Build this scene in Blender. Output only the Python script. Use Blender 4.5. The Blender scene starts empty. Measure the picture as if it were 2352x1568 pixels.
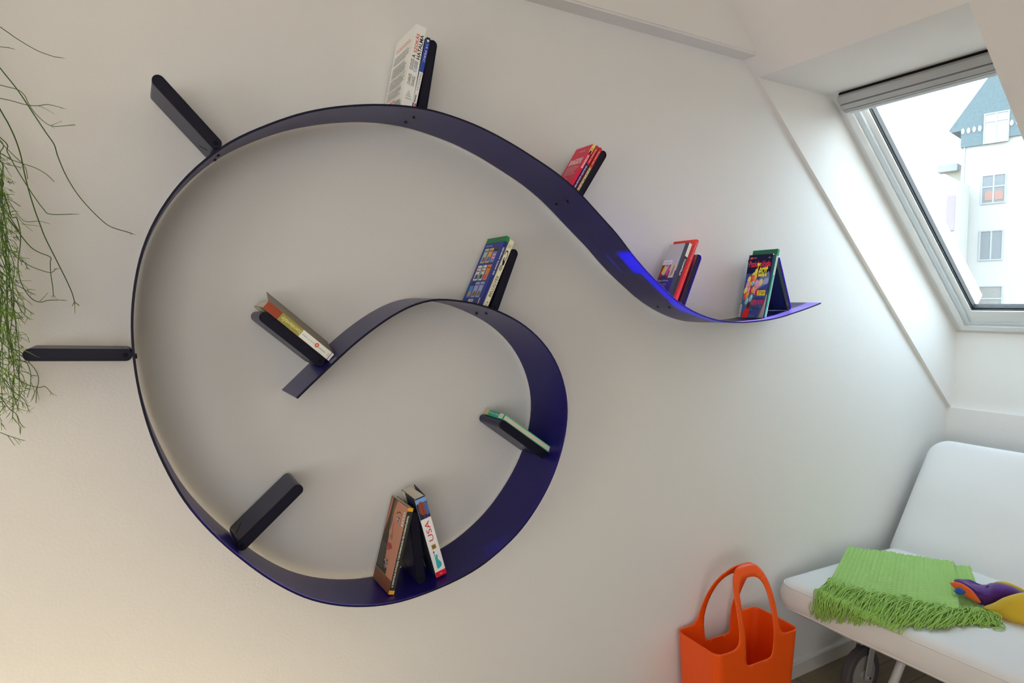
BMIX = .88
import bpy, bmesh, math, random
from mathutils import Vector, Matrix, noise
from mathutils.geometry import delaunay_2d_cdt
random.seed(7)
SC = bpy.context.scene
COL = SC.collection
# ------------------------------------------------------------------ camera model
CAM = Vector((0.0, -1.716, 1.6)); FPX = 1493.0
YAW = math.radians(30.4); PIT = math.radians(-3.436)
FWD = Vector((math.sin(YAW)*math.cos(PIT), math.cos(YAW)*math.cos(PIT), math.sin(PIT)))
RGT = Vector((math.cos(YAW), -math.sin(YAW), 0)); UPV = RGT.cross(FWD)
def ray(p): return FWD + RGT*((p[0]-1176)/FPX) - UPV*((p[1]-784)/FPX)
def onY(p, y):
    d = ray(p); t = (y-CAM.y)/d.y; return CAM + d*t
def onZ(p, z):
    d = ray(p); t = (z-CAM.z)/d.z; return CAM + d*t
def onP(p, n, o):
    d = ray(p); t = (o-CAM).dot(n)/d.dot(n); return CAM + d*t
# ------------------------------------------------------------------ materials
def s2l(c):
    c = c/255.0
    return c/12.92 if c <= .04045 else ((c+.055)/1.055)**2.4
def rgb(r, g, b, k=1.0): return (min(s2l(r)*k, .95), min(s2l(g)*k, .95), min(s2l(b)*k, .95), 1)
MC = {}
def mat(name, col, rough=.6, spec=.3, metal=0, bump=0, bscale=200, sss=0, sheen=0, var=0, vscale=8):
    if name in MC: return MC[name]
    m = bpy.data.materials.new(name); m.use_nodes = True; nt = m.node_tree; b = nt.nodes['Principled BSDF']
    b.inputs['Base Color'].default_value = col; b.inputs['Roughness'].default_value = rough
    b.inputs['Specular IOR Level'].default_value = spec; b.inputs['Metallic'].default_value = metal
    if sheen: b.inputs['Sheen Weight'].default_value = sheen
    tc = nt.nodes.new('ShaderNodeTexCoord')
    if bump:
        n = nt.nodes.new('ShaderNodeTexNoise'); n.inputs['Scale'].default_value = bscale; n.inputs['Detail'].default_value = 3
        bp = nt.nodes.new('ShaderNodeBump'); bp.inputs['Strength'].default_value = bump; bp.inputs['Distance'].default_value = .002
        nt.links.new(tc.outputs['Object'], n.inputs['Vector']); nt.links.new(n.outputs['Fac'], bp.inputs['Height'])
        nt.links.new(bp.outputs['Normal'], b.inputs['Normal'])
    if var:
        n = nt.nodes.new('ShaderNodeTexNoise'); n.inputs['Scale'].default_value = vscale; n.inputs['Detail'].default_value = 4
        mx = nt.nodes.new('ShaderNodeMix'); mx.data_type = 'RGBA'; mx.inputs[6].default_value = col
        mx.inputs[7].default_value = tuple(c*(1-var) for c in col[:3])+(1,)
        nt.links.new(tc.outputs['Object'], n.inputs['Vector']); nt.links.new(n.outputs['Fac'], mx.inputs[0])
        nt.links.new(mx.outputs[2], b.inputs['Base Color'])
    MC[name] = m; return m
AK = 1.5
def ink(r, g, b, rough=.45):
    return mat('ink_%d_%d_%d' % (r, g, b), rgb(r, g, b, AK), rough, .3)
PAINT = mat('white_wall_paint', (.82, .808, .78, 1), .75, .2, bump=.25, bscale=140)
PAINT2 = mat('white_ceiling_paint', (.84, .815, .775, 1), .8, .2, bump=.15, bscale=120)
LACQ = mat('white_window_lacquer', (.80, .81, .80, 1), .35, .4)
SASHM = mat('pale_grey_sash_lacquer', (.62, .68, .71, 1), .3, .5)
BLINDM = mat('grey_blind_aluminium', (.42, .42, .41, 1), .4, .5)
RUB = mat('black_rubber', (.03, .03, .032, 1), .5, .4)
# translucent blue plastic of the band
def translucent(name, deep, share, scale, rough, spec, base=(.05, .02, .9, 1)):
    m = bpy.data.materials.new(name); m.use_nodes = True; nt = m.node_tree; b = nt.nodes['Principled BSDF']
    b.subsurface_method = 'RANDOM_WALK'
    b.inputs['Base Color'].default_value = base
    b.inputs['Subsurface Weight'].default_value = 1
    b.inputs['Subsurface Radius'].default_value = (.25, .12, 1.0)
    b.inputs['Subsurface Scale'].default_value = scale
    b.inputs['Roughness'].default_value = rough; b.inputs['Specular IOR Level'].default_value = spec
    mix = nt.nodes.new('ShaderNodeMixShader'); mix.inputs[0].default_value = 1-share
    d = nt.nodes.new('ShaderNodeBsdfPrincipled'); d.inputs['Base Color'].default_value = deep
    d.inputs['Roughness'].default_value = rough; d.inputs['Specular IOR Level'].default_value = spec
    out = nt.nodes['Material Output']
    nt.links.new(b.outputs[0], mix.inputs[1]); nt.links.new(d.outputs[0], mix.inputs[2]); nt.links.new(mix.outputs[0], out.inputs[0])
    return m
BAND = translucent('translucent_blue_plastic', (.010, .007, .018, 1), .11, .012, .30, .32)
BEND = translucent('smoky_blue_bookend_plastic', (.010, .011, .013, 1), .05, .035, .36, .4)
BCAP = translucent('smoky_blue_cap_plastic', (.008, .008, .009, 1), .024, .03, .5, .25)
GAP_SHADE = mat('painted_recess_shade', (.004, .004, .008, 1), .7, .2)  # near-black colour standing in for the shade inside holes and gaps
SCREW = mat('black_screw', (.01, .01, .012, 1), .35, .5)
PAGES = None
def page_mat():
    m = mat('paper_page_edges', rgb(205, 198, 180, 1.4), .85, .1); nt = m.node_tree; b = nt.nodes['Principled BSDF']
    tc = nt.nodes.new('ShaderNodeTexCoord'); w = nt.nodes.new('ShaderNodeTexWave'); w.bands_direction = 'X'; w.inputs['Scale'].default_value = 260
    w.inputs['Distortion'].default_value = .6
    bp = nt.nodes.new('ShaderNodeBump'); bp.inputs['Strength'].default_value = .5; bp.inputs['Distance'].default_value = .0006
    nt.links.new(tc.outputs['Object'], w.inputs['Vector']); nt.links.new(w.outputs['Fac'], bp.inputs['Height']); nt.links.new(bp.outputs[0], b.inputs['Normal'])
    return m
PAGES = page_mat()
# ------------------------------------------------------------------ object helpers
def obj(name, bm, mats, parent=None, smooth=False, loc=None):
    me = bpy.data.meshes.new(name); bmesh.ops.recalc_face_normals(bm, faces=bm.faces)
    bm.to_mesh(me); bm.free()
    for m in (mats if isinstance(mats, (list, tuple)) else [mats]): me.materials.append(m)
    if smooth:
        for f in me.polygons: f.use_smooth = True
    o = bpy.data.objects.new(name, me); COL.objects.link(o)
    if parent: o.parent = parent
    if loc is not None: o.location = loc
    return o
def autosmooth(o, ang=35):
    me = o.data
    bm = bmesh.new(); bm.from_mesh(me)
    for e in bm.edges:
        if len(e.link_faces) == 2 and e.calc_face_angle(0) > math.radians(ang): e.smooth = False
        else: e.smooth = True
    for f in bm.faces: f.smooth = True
    bm.to_mesh(me); bm.free(); return o
def tag(o, label, cat, group=None, kind=None):
    o['label'] = label; o['category'] = cat
    if group: o['group'] = group
    if kind: o['kind'] = kind
    return o
def thing(name, label, cat, mtx=None, group=None):
    o = bpy.data.objects.new(name, None); COL.objects.link(o); o.empty_display_size = .05
    if mtx is not None: o.matrix_world = mtx
    return tag(o, label, cat, group)
def struct(o): o['kind'] = 'structure'; return o
def box(bm, x0, x1, y0, y1, z0, z1, mi=0, M=None):
    vs = [Vector((x, y, z)) for x in (x0, x1) for y in (y0, y1) for z in (z0, z1)]
    if M: vs = [M @ v for v in vs]
    v = [bm.verts.new(c) for c in vs]
    for q in ((0,1,3,2),(4,6,7,5),(0,4,5,1),(2,3,7,6),(0,2,6,4),(1,5,7,3)):
        f = bm.faces.new([v[i] for i in q]); f.material_index = mi
    return v
def rbox(x0, x1, y0, y1, z0, z1, r, seg=3):
    bm = bmesh.new(); box(bm, x0, x1, y0, y1, z0, z1)
    bmesh.ops.bevel(bm, geom=bm.edges[:], offset=r, segments=seg, affect='EDGES', profile=.5); return bm
def prism(bm, poly, y0, y1, mi=0, M=None, ax='Y'):
    """extrude polygon (x,z) along y"""
    def mk(a, b, c):
        if ax == 'Y': v = Vector((a, c, b))
        elif ax == 'X': v = Vector((c, a, b))
        else: v = Vector((a, b, c))
        return M @ v if M else v
    A = [bm.verts.new(mk(a, b, y0)) for a, b in poly]; B = [bm.verts.new(mk(a, b, y1)) for a, b in poly]
    n = len(poly)
    f = bm.faces.new(A); f.material_index = mi; f = bm.faces.new(B[::-1]); f.material_index = mi
    for i in range(n):
        f = bm.faces.new([A[i], A[(i+1) % n], B[(i+1) % n], B[i]]); f.material_index = mi
def tube(bm, pts, r, seg=6, mi=0, taper=None, cap=True):
    pts = [Vector(p) for p in pts]; rings = []; n = len(pts); prev = None
    for i, p in enumerate(pts):
        t = (pts[min(i+1, n-1)]-pts[max(i-1, 0)])
        if t.length < 1e-9: t = Vector((0, 0, 1))
        t.normalize()
        if prev is None: a = t.orthogonal().normalized()
        else:
            a = prev - t*prev.dot(t)
            a = a.normalized() if a.length > 1e-6 else t.orthogonal().normalized()
        prev = a; b = t.cross(a); rr = r if taper is None else r*(1+(taper-1)*i/(n-1))
        rings.append([bm.verts.new(p+(a*math.cos(2*math.pi*k/seg)+b*math.sin(2*math.pi*k/seg))*rr) for k in range(seg)])
    for i in range(n-1):
        for k in range(seg):
            f = bm.faces.new([rings[i][k], rings[i][(k+1) % seg], rings[i+1][(k+1) % seg], rings[i+1][k]]); f.material_index = mi; f.smooth = True
    if cap:
        f = bm.faces.new(rings[0][::-1]); f.material_index = mi; f = bm.faces.new(rings[-1]); f.material_index = mi
def cyl(bm, c, ax, r, h, seg=24, mi=0):
    ax = Vector(ax).normalized(); c = Vector(c); tube(bm, [c-ax*h/2, c+ax*h/2], r, seg, mi)
def catmull(P, n=6):
    P = [Vector(p) for p in P]; out = []
    for i in range(len(P)-1):
        p0 = P[max(i-1, 0)]; p1 = P[i]; p2 = P[i+1]; p3 = P[min(i+2, len(P)-1)]
        for k in range(n):
            t = k/n; out.append(.5*((2*p1)+(-p0+p2)*t+(2*p0-5*p1+4*p2-p3)*t*t+(-p0+3*p1-3*p2+p3)*t**3))
    out.append(P[-1]); return out
# text as polygons: list of (verts, faces) in a unit frame
TXT = {}
def text_geo(s, bold=False, shear=0):
    k = (s, bold, shear)
    if k in TXT: return TXT[k]
    c = bpy.data.curves.new('t', 'FONT'); c.body = s; c.size = 1; c.resolution_u = 3; c.shear = shear
    if bold: c.offset = .022
    o = bpy.data.objects.new('t', c); COL.objects.link(o)
    me = o.to_mesh(); V = [(v.co.x, v.co.y) for v in me.vertices]; F = [tuple(p.vertices) for p in me.polygons]; o.to_mesh_clear()
    bpy.data.objects.remove(o); bpy.data.curves.remove(c)
    xs = [v[0] for v in V]; ys = [v[1] for v in V]
    x0, x1, y0, y1 = min(xs), max(xs), min(ys), max(ys)
    V = [((x-x0)/(x1-x0), (y-y0)/(y1-y0)) for x, y in V]
    TXT[k] = (V, F, (x1-x0)/(y1-y0)); return TXT[k]
class Art:
    """flat print on a cover: origin o, unit axes ux, uy (already scaled to the panel), normal n"""
    def __init__(s, o, ux, uy, n): s.o, s.ux, s.uy, s.n = Vector(o), Vector(ux), Vector(uy), Vector(n).normalized(); s.items = []; s.mats = []; s.k = 1
    def mi(s, m):
        if m not in s.mats: s.mats.append(m)
        return s.mats.index(m)
    def poly(s, pts, m): s.items.append(([pts], [list(range(len(pts)))], pts, s.k, s.mi(m))); s.k += 1
    def rect(s, u0, v0, u1, v1, m): s.poly([(u0, v0), (u1, v0), (u1, v1), (u0, v1)], m)
    def ell(s, u, v, a, b, m, n=18, rot=0): s.poly([(u+a*math.cos(t)*math.cos(rot)-b*math.sin(t)*math.sin(rot), v+a*math.cos(t)*math.sin(rot)+b*math.sin(t)*math.cos(rot)) for t in [2*math.pi*i/n for i in range(n)]], m)
    def blob(s, pts, m): s.poly([(q.x, q.y) for q in catmull([(a, b, 0) for a, b in pts]+[(pts[0][0], pts[0][1], 0)], 5)[:-1]], m)
    def text(s, txt, u0, v0, u1, v1, m, dirn='R', bold=False, shear=0):
        V, F, asp = text_geo(txt, bold, shear); pts = []
        for x, y in V:
            if dirn == 'R': pts.append((u0+(u1-u0)*x, v0+(v1-v0)*y))
            elif dirn == 'U': pts.append((u1-(u1-u0)*y, v0+(v1-v0)*x))
            else: pts.append((u0+(u1-u0)*y, v1-(v1-v0)*x))
        s.items.append((None, F, pts, s.k, s.mi(m))); s.k += 1
    def emit(s, bm, base, step=.000014):
        for _, F, pts, k, mi in s.items:
            vs = [bm.verts.new(s.o+s.ux*u+s.uy*v+s.n*(step*k+.00005)) for u, v in pts]
            for f in F:
                try: q = bm.faces.new([vs[i] for i in f]); q.material_index = base+mi
                except ValueError: pass
SKY = 7.2; SUN_EL = 26.0; SUN_E = 160; SUN_Y = 0.0; EXPO = 0.0
AREAS = [('rear_fill_light', (-1.2, -4.9, 1.5), (.6, 0, 1.5), 3.2, 2.0, 64, (.98, .98, 1)),  # soft fill added behind the camera, no window is built there
         ('left_fill_light', (-3.1, -2.2, 1.1), (2.0, -1.0, 1.7), 1.6, 1.4, 26, (1, .97, .90))]  # second added fill, brightens the sloped ceiling from the left
# ------------------------------------------------------------------ the spiral band
S3 = [(0.3219,1.3827,0.0043),(0.3387,1.3981,0.0042),(0.3555,1.4135,0.004),(0.3724,1.4288,0.0038),(0.3894,1.4441,0.0035),(0.4064,1.4593,0.0031),(0.4236,1.4744,0.0026),(0.4408,1.4893,0.002),(0.4585,1.5038,0.0014),(0.4765,1.5177,0.0009),(0.4949,1.5312,0.0003),(0.5137,1.5442,-0.0001),(0.5328,1.5567,-0.0005),(0.5524,1.5685,-0.0008),(0.5725,1.5793,-0.0011),(0.5932,1.589,-0.0014),(0.6146,1.5972,-0.0018),(0.6365,1.6035,-0.0022),(0.6588,1.6077,-0.0026),(0.6814,1.6095,-0.0028),(0.7042,1.6091,-0.0028),(0.7269,1.6072,-0.0024),(0.7496,1.6045,-0.0017),(0.7722,1.6011,-0.0008),(0.7945,1.5965,0.0002),(0.8165,1.5906,0.0013),(0.8382,1.5836,0.0024),(0.8597,1.5757,0.0033),(0.8808,1.567,0.0042),(0.9015,1.5574,0.0049),(0.9217,1.5467,0.0056),(0.9411,1.5347,0.0063),(0.9597,1.5215,0.007),(0.9775,1.5071,0.0077),(0.9943,1.4916,0.0084),(1.0099,1.475,0.009),(1.0242,1.4572,0.0095),(1.0371,1.4384,0.0098),(1.0485,1.4186,0.01),(1.0584,1.398,0.01),(1.0666,1.3768,0.0099),(1.0733,1.3549,0.0096),(1.0783,1.3327,0.0092),(1.0814,1.3102,0.0087),(1.0824,1.2875,0.0081),(1.0816,1.2646,0.0075),(1.0791,1.2419,0.007),(1.0751,1.2194,0.0067),(1.0698,1.1973,0.0067),(1.0633,1.1754,0.0068),(1.0558,1.1538,0.0072),(1.0474,1.1326,0.0076),(1.0379,1.1118,0.0081),(1.0273,1.0916,0.0086),(1.0157,1.0719,0.0092),(1.0031,1.0528,0.0097),(0.9896,1.0344,0.0101),(0.9754,1.0165,0.0104),(0.9604,0.9993,0.0105),(0.9447,0.9827,0.0104),(0.9281,0.9669,0.0101),(0.9107,0.9524,0.0095),(0.8922,0.9389,0.0087),(0.873,0.9264,0.0079),(0.8535,0.9146,0.0072),(0.8335,0.9035,0.0065),(0.8131,0.8931,0.006),(0.7922,0.884,0.0056),(0.7709,0.8762,0.0054),(0.749,0.8695,0.0052),(0.7269,0.8638,0.0051),(0.7046,0.8588,0.005),(0.6822,0.8546,0.0046),(0.6596,0.8509,0.0029),(0.637,0.8477,-0.0001),(0.6143,0.8451,-0.0018),(0.5916,0.8433,-0.0022),(0.5688,0.8425,-0.0023),(0.546,0.843,-0.0024),(0.5233,0.8447,-0.0024),(0.5006,0.8477,-0.0025),(0.4782,0.8518,-0.0026),(0.4559,0.8569,-0.0028),(0.4339,0.863,-0.0029),(0.4123,0.8702,-0.0031),(0.391,0.8785,-0.0033),(0.3702,0.8878,-0.0034),(0.3499,0.8982,-0.0035),(0.3303,0.9099,-0.0036),(0.3115,0.9227,-0.0037),(0.2932,0.9365,-0.0037),(0.2755,0.9509,-0.0036),(0.2582,0.9658,-0.0033),(0.2415,0.9813,-0.003),(0.2253,0.9974,-0.0026),(0.2095,1.0138,-0.0023),(0.194,1.0306,-0.002),(0.1788,1.0476,-0.0019),(0.164,1.065,-0.0019),(0.1496,1.0827,-0.0019),(0.1357,1.1008,-0.0019),(0.1223,1.1193,-0.0018),(0.1095,1.1382,-0.0017),(0.0974,1.1575,-0.0015),(0.0861,1.1774,-0.0013),(0.0758,1.1977,-0.001),(0.0664,1.2185,-0.0008),(0.0575,1.2395,-0.0007),(0.0492,1.2608,-0.0008),(0.0414,1.2822,-0.0009),(0.0343,1.3039,-0.0012),(0.0278,1.3258,-0.0014),(0.0221,1.3478,-0.0015),(0.0171,1.3701,-0.0016),(0.0127,1.3925,-0.0015),(0.0089,1.415,-0.0013),(0.0058,1.4376,-0.001),(0.0033,1.4603,-0.0006),(0.0014,1.483,-0.0002),(0.0002,1.5058,0.0002),(-0.0004,1.5286,0.0005),(-0.0003,1.5514,0.0008),(0.0007,1.5742,0.001),(0.0025,1.5969,0.0011),(0.0051,1.6196,0.0011),(0.0085,1.6422,0.0012),(0.0127,1.6646,0.0011),(0.0178,1.6868,0.001),(0.024,1.7088,0.0008),(0.0314,1.7304,0.0006),(0.0399,1.7515,0.0003),(0.0496,1.7722,-0),(0.0603,1.7924,-0.0004),(0.0719,1.812,-0.0008),(0.0844,1.8311,-0.0013),(0.0979,1.8496,-0.0018),(0.1123,1.8672,-0.0023),(0.1275,1.8841,-0.0029),(0.1436,1.9004,-0.0034),(0.1602,1.9161,-0.0038),(0.1775,1.9309,-0.0041),(0.1955,1.9448,-0.0043),(0.2143,1.9577,-0.0045),(0.2337,1.9697,-0.0046),(0.2536,1.981,-0.0047),(0.2736,1.9919,-0.0048),(0.2939,2.0024,-0.0047),(0.3144,2.0124,-0.0045),(0.3352,2.0219,-0.0042),(0.3563,2.0304,-0.004),(0.3778,2.0381,-0.0038),(0.3995,2.0451,-0.0037),(0.4215,2.0514,-0.0038),(0.4436,2.057,-0.0039),(0.4658,2.0621,-0.004),(0.4882,2.0666,-0.0041),(0.5107,2.0706,-0.0042),(0.5332,2.0739,-0.0042),(0.5559,2.0766,-0.004),(0.5786,2.0787,-0.0037),(0.6014,2.08,-0.0034),(0.6242,2.0807,-0.0029),(0.647,2.0805,-0.0025),(0.6698,2.0793,-0.0019),(0.6925,2.077,-0.0015),(0.7151,2.0739,-0.0011),(0.7376,2.0702,-0.0008),(0.76,2.0659,-0.0006),(0.7823,2.061,-0.0005),(0.8045,2.0554,-0.0006),(0.8264,2.0491,-0.0006),(0.8481,2.0423,-0.0006),(0.8697,2.0349,-0.0004),(0.8912,2.0271,-0.0002),(0.9125,2.019,0.0002),(0.9336,2.0104,0.0006),(0.9546,2.0015,0.001),(0.9756,1.9924,0.0013),(0.9965,1.9832,0.0017),(1.0173,1.9738,0.002),(1.0378,1.9638,0.0024),(1.0579,1.9531,0.0028),(1.0778,1.9418,0.0031),(1.0972,1.9298,0.0033),(1.1161,1.9172,0.0035),(1.1346,1.9038,0.0036),(1.1527,1.8898,0.0037),(1.1704,1.8755,0.0038),(1.1882,1.8613,0.0038),(1.2061,1.847,0.0039),(1.224,1.8329,0.0039),(1.2418,1.8187,0.0037),(1.2592,1.8039,0.0026),(1.2761,1.7885,0.0007),(1.2925,1.7727,-0.0007),(1.309,1.757,-0.0014),(1.3259,1.7416,-0.0017),(1.3431,1.7266,-0.0021),(1.3606,1.712,-0.0025),(1.3783,1.6976,-0.003),(1.3964,1.6837,-0.0035),(1.4147,1.67,-0.0041),(1.4331,1.6565,-0.0048),(1.4516,1.6432,-0.0054),(1.4702,1.6298,-0.0059),(1.4893,1.6173,-0.0062),(1.509,1.6059,-0.0063),(1.5291,1.5952,-0.0061),(1.5498,1.5854,-0.0057),(1.5708,1.5765,-0.005),(1.5922,1.5686,-0.0041),(1.6139,1.5615,-0.003),(1.6358,1.5552,-0.002),(1.658,1.5497,-0.001),(1.6803,1.5451,-0.0001),(1.7028,1.5413,0.0006),(1.7254,1.5384,0.0012),(1.7482,1.5366,0.0016),(1.7711,1.5355,0.0019),(1.7939,1.5346,0.0022),(1.8167,1.5343,0.0024),(1.8395,1.5347,0.0025),(1.8624,1.5357,0.0027),(1.8852,1.5368,0.0029),(1.9079,1.5381,0.003),(1.9307,1.5399,0.0032),(1.9534,1.5418,0.0033),(1.9761,1.5444,0.0034),(1.9987,1.5474,0.0035),(2.0212,1.5508,0.0036),(2.0437,1.5548,0.0036),(2.066,1.5597,0.0037),(2.0884,1.5644,0.0037),(2.1107,1.569,0.0038),(2.1331,1.5737,0.0038),(2.1553,1.5786,0.0038),(2.1776,1.5836,0.0037),(2.1998,1.5888,0.0028),(2.222,1.5942,0.0004),(2.2441,1.5998,-0.0008)]
TH = .005
def _norms():
    out = []
    for i in range(len(S3)):
        a = S3[max(i-1, 0)]; b = S3[min(i+1, len(S3)-1)]; tx, tz = b[0]-a[0], b[1]-a[1]; l = math.hypot(tx, tz)
        out.append((tz/l, -tx/l))
    return out
SN = _norms()
YF, YB = -.19, -.010
def curve_at(y, off=0.0):
    fr = (y-YF)/(YB-YF)
    return [(s[0]+n[0]*(s[2]*fr+off), s[1]+n[1]*(s[2]*fr+off)) for s, n in zip(S3, SN)]
CV = {}
def curves(y):
    k = round(y, 3)
    if k not in CV: CV[k] = (curve_at(y), curve_at(y, TH))
    return CV[k]
def first_hit(px, pz, dx, dz, y):
    best = 9.
    for c in curves(y):
        for a, b in zip(c, c[1:]):
            ex, ez = b[0]-a[0], b[1]-a[1]; det = dx*(-ez)+dz*ex
            if abs(det) < 1e-12: continue
            wx, wz = a[0]-px, a[1]-pz
            t = (wx*(-ez)+wz*ex)/det; m = (dx*wz-dz*wx)/det
            if 0 <= m <= 1 and 0 < t < best: best = t
    return best
def dist_curve(px, pz, y):
    best = 9.; bi = None
    for ci, c in enumerate(curves(y)):
        for i, (a, b) in enumerate(zip(c, c[1:])):
            ex, ez = b[0]-a[0], b[1]-a[1]; L = ex*ex+ez*ez
            t = max(0, min(1, ((px-a[0])*ex+(pz-a[1])*ez)/L)); d = math.hypot(px-a[0]-t*ex, pz-a[1]-t*ez)
            if d < best: best = d; bi = (ci, i)
    return best, bi
shelf = thing('wall_bookshelf', 'large dark blue spiral band shelf curling across the white wall, with eleven upright bookends', 'bookshelf', Matrix.Translation((.55, 0, 1.4)))
IM = shelf.matrix_world.inverted()
def build_band():
    bm = bmesh.new(); ys = [YF, -.13, -.07, YB]; secs = []
    for s, n in zip(S3, SN):
        top = []; bot = []
        for y in ys:
            fr = (y-YF)/(YB-YF); o = s[2]*fr
            top.append(IM @ Vector((s[0]+n[0]*o, y, s[1]+n[1]*o))); bot.append(IM @ Vector((s[0]+n[0]*(o+TH), y, s[1]+n[1]*(o+TH))))
        secs.append([bm.verts.new(v) for v in top+bot[::-1]])
    m = len(secs[0])
    for a, b in zip(secs, secs[1:]):
        for k in range(m):
            f = bm.faces.new([a[k], a[(k+1) % m], b[(k+1) % m], b[k]]); f.smooth = True; f.material_index = 1 if k == m-1 else 0
    bm.faces.new(secs[0]); bm.faces.new(secs[-1][::-1])
    o = obj('shelf_band', bm, [BAND, BCAP], shelf); autosmooth(o, 40); return o
build_band()
RB = .0125
def stadium(r, L, n=10, grow=0):
    """axis from (0,0) base centre to (0,L) tip centre, local x right, z up"""
    P = []
    for i in range(n+1):
        a = math.pi*i/n; P.append(((r)*math.cos(a), L+(r)*math.sin(a)))
    for i in range(n+1):
        a = math.pi+math.pi*i/n; P.append(((r)*math.cos(a), (r)*math.sin(a)))
    return P
BE_Y0, BE_Y1 = -.143, -.018
def local_frame(p, up):
    """p world point, up (x,z) unit: local x = right of up, y = into wall, z = up"""
    return Matrix(((up[1], 0, up[0], p[0]), (0, 1, 0, p[1]), (-up[0], 0, up[1], p[2]), (0, 0, 0, 1)))
def bookend(tip_px, base_px, side=0):
    T = onY(tip_px, BE_Y0); B = onY(base_px, BE_Y0); d = Vector((B.x-T.x, B.z-T.z)); d.normalize()
    L = .02
    while L < .3:
        q = (T.x+d.x*L, T.z+d.y*L)
        dd = min(dist_curve(q[0], q[1], -.143)[0], dist_curve(q[0], q[1], -.02)[0])
        if dd <= RB+.0003: break
        L += .001
    dmin, (ci, idx) = dist_curve(q[0], q[1], -.08)
    up = (-d.x, -d.y); M = local_frame((q[0], 0, q[1]), up)
    Mi = IM @ M
    bm = bmesh.new(); prism(bm, stadium(RB-.0004, L, 12), BE_Y0+.006, BE_Y1)
    cyl(bm, (0, BE_Y1/2, L*.5), (0, 1, 0), .004, -BE_Y1, 10)
    cyl(bm, (0, BE_Y1/2, .02), (0, 1, 0), .004, -BE_Y1, 10)
    body = obj('bookend', bm, BEND, shelf); body.matrix_local = Mi; autosmooth(body, 30)
    # end cap with raised rim
    bm = bmesh.new(); A = stadium(RB, L, 12); Bq = stadium(RB-.0018, L, 12); n = len(A)
    def ring(P, y): return [bm.verts.new((x, y, z)) for x, z in P]
    r0 = ring(A, BE_Y0+.006); r1 = ring(A, BE_Y0+.001); r2 = ring(stadium(RB-.0008, L, 12), BE_Y0); r3 = ring(Bq, BE_Y0); r4 = ring(Bq, BE_Y0+.0016)
    for a, b in ((r0, r1), (r1, r2), (r2, r3), (r3, r4)):
        for i in range(n): bm.faces.new([a[i], a[(i+1) % n], b[(i+1) % n], b[i]])
    bm.faces.new(r4); bm.faces.new(r0[::-1])
    cap = obj('end_cap', bm, BCAP, body); autosmooth(cap, 40)
    bm = bmesh.new(); cyl(bm, (0, BE_Y0+.0013, 0), (0, 1, 0), .0048, .001, 18, 0)
    h = obj('pivot_hole_shade', bm, GAP_SHADE, body)  # solid dark disc, the shade of the hole is its colour
    for sgn in (-1, 1):
        bm = bmesh.new()
        x = sgn*(RB-.0004)
        prism(bm, [(-.085, .004), (-.055, .024), (-.053, .023), (-.082, .003)], x-.0003, x+.0003, 0, None, 'X')
        obj('hinge_slot_shade', bm, GAP_SHADE, body)  # thin dark wedge painted as the shaded slot, nothing is cut
    # screws on the far face of the band
    c, nrm = curves(-.08)[1-ci][idx], SN[idx]
    sg = 1 if ci == 0 else -1
    for y in (-.112, -.055):
        cc = curves(y)[1-ci][idx]
        bm = bmesh.new(); cyl(bm, (0, 0, 0), (nrm[0], 0, nrm[1]), .0036, .005, 14)
        sc_ = obj('screw', bm, SCREW, body); sc_.matrix_local = Mi.inverted() @ IM @ Matrix.Translation((cc[0]+nrm[0]*sg*.0012, y, cc[1]+nrm[1]*sg*.0012))
    return body
BES = [((69, 815), (289, 815.3)), ((364, 185), (501, 334)), ((994, 103), (973, 235)), ((1386, 355), (1334, 443)),
       ((1605.5, 592), (1569, 696)), ((1787.5, 597), (1811.5, 700)), ((1181, 582), (1137, 706)), ((609, 729), (736.5, 830)),
       ((1157, 976), (1252, 1045)), ((952, 1187), (967.5, 1330)), ((684.5, 1125), (557, 1252))]
for t_, b_ in BES: bookend(t_, b_)
# ------------------------------------------------------------------ books
def book(label, group, top_px, low_px, ys, t, w, cover, spine, board=.0012, art=None, flare=(0, 0), hmax=None, pages=True, kind='book', name='book', rightboard=True, gap=.0008, rot=None, inset=0.0, extra=None):
    """top_px / low_px: two points on the left edge of the spine, in the plane y = ys"""
    T = onY(top_px, ys); B = onY(low_px, ys); up = Vector((T.x-B.x, T.z-B.z)).normalized()
    rt = Vector((up.y, -up.x)); h = 9
    for y in (ys, ys+w*.5, ys+w-.002):
        for k in (0, .5, 1):
            p = (T.x+rt.x*t*k, T.z+rt.y*t*k); h = min(h, first_hit(p[0]-up.x*.03, p[1]-up.y*.03, -up.x, -up.y, y)+.03)
    h -= gap
    if hmax: h = min(h, hmax)
    P = Vector((T.x-up.x*h, ys, T.z-up.y*h)); M = local_frame(P, up)
    root = thing(name, label, kind, M, group)
    a = Art((0, w, 0), (0, -w, 0), (0, 0, h), (-1, 0, 0)); b = Art((0, 0, 0), (t, 0, 0), (0, 0, h), (0, -1, 0))
    if art: art(a, b, h, t, w)
    # spine
    bm = bmesh.new(); box(bm, 0, t, 0, board, 0, h, 0); b.emit(bm, 1); obj('spine', bm, [spine]+b.mats, root)
    bm = bmesh.new(); prism(bm, [(0, board*.8), (board, board*.8), (board-flare[0], w), (-flare[0], w)], 0, h, 0, None, 'Z')
    if not flare[0]: a.emit(bm, 1)
    obj('front_cover', bm, [cover]+a.mats, root)
    if rightboard:
        bm = bmesh.new(); prism(bm, [(t-board, board*.8), (t, board*.8), (t+flare[1], w), (t-board+flare[1], w)], 0, h, 0, None, 'Z'); obj('back_cover', bm, [cover], root)
    bm = bmesh.new(); box(bm, board+.0001, t-board-.0001, board+.0002, w-.003, .001, h-.0012-inset); obj('page_block', bm, PAGES, root)
    return root, h, M
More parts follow.
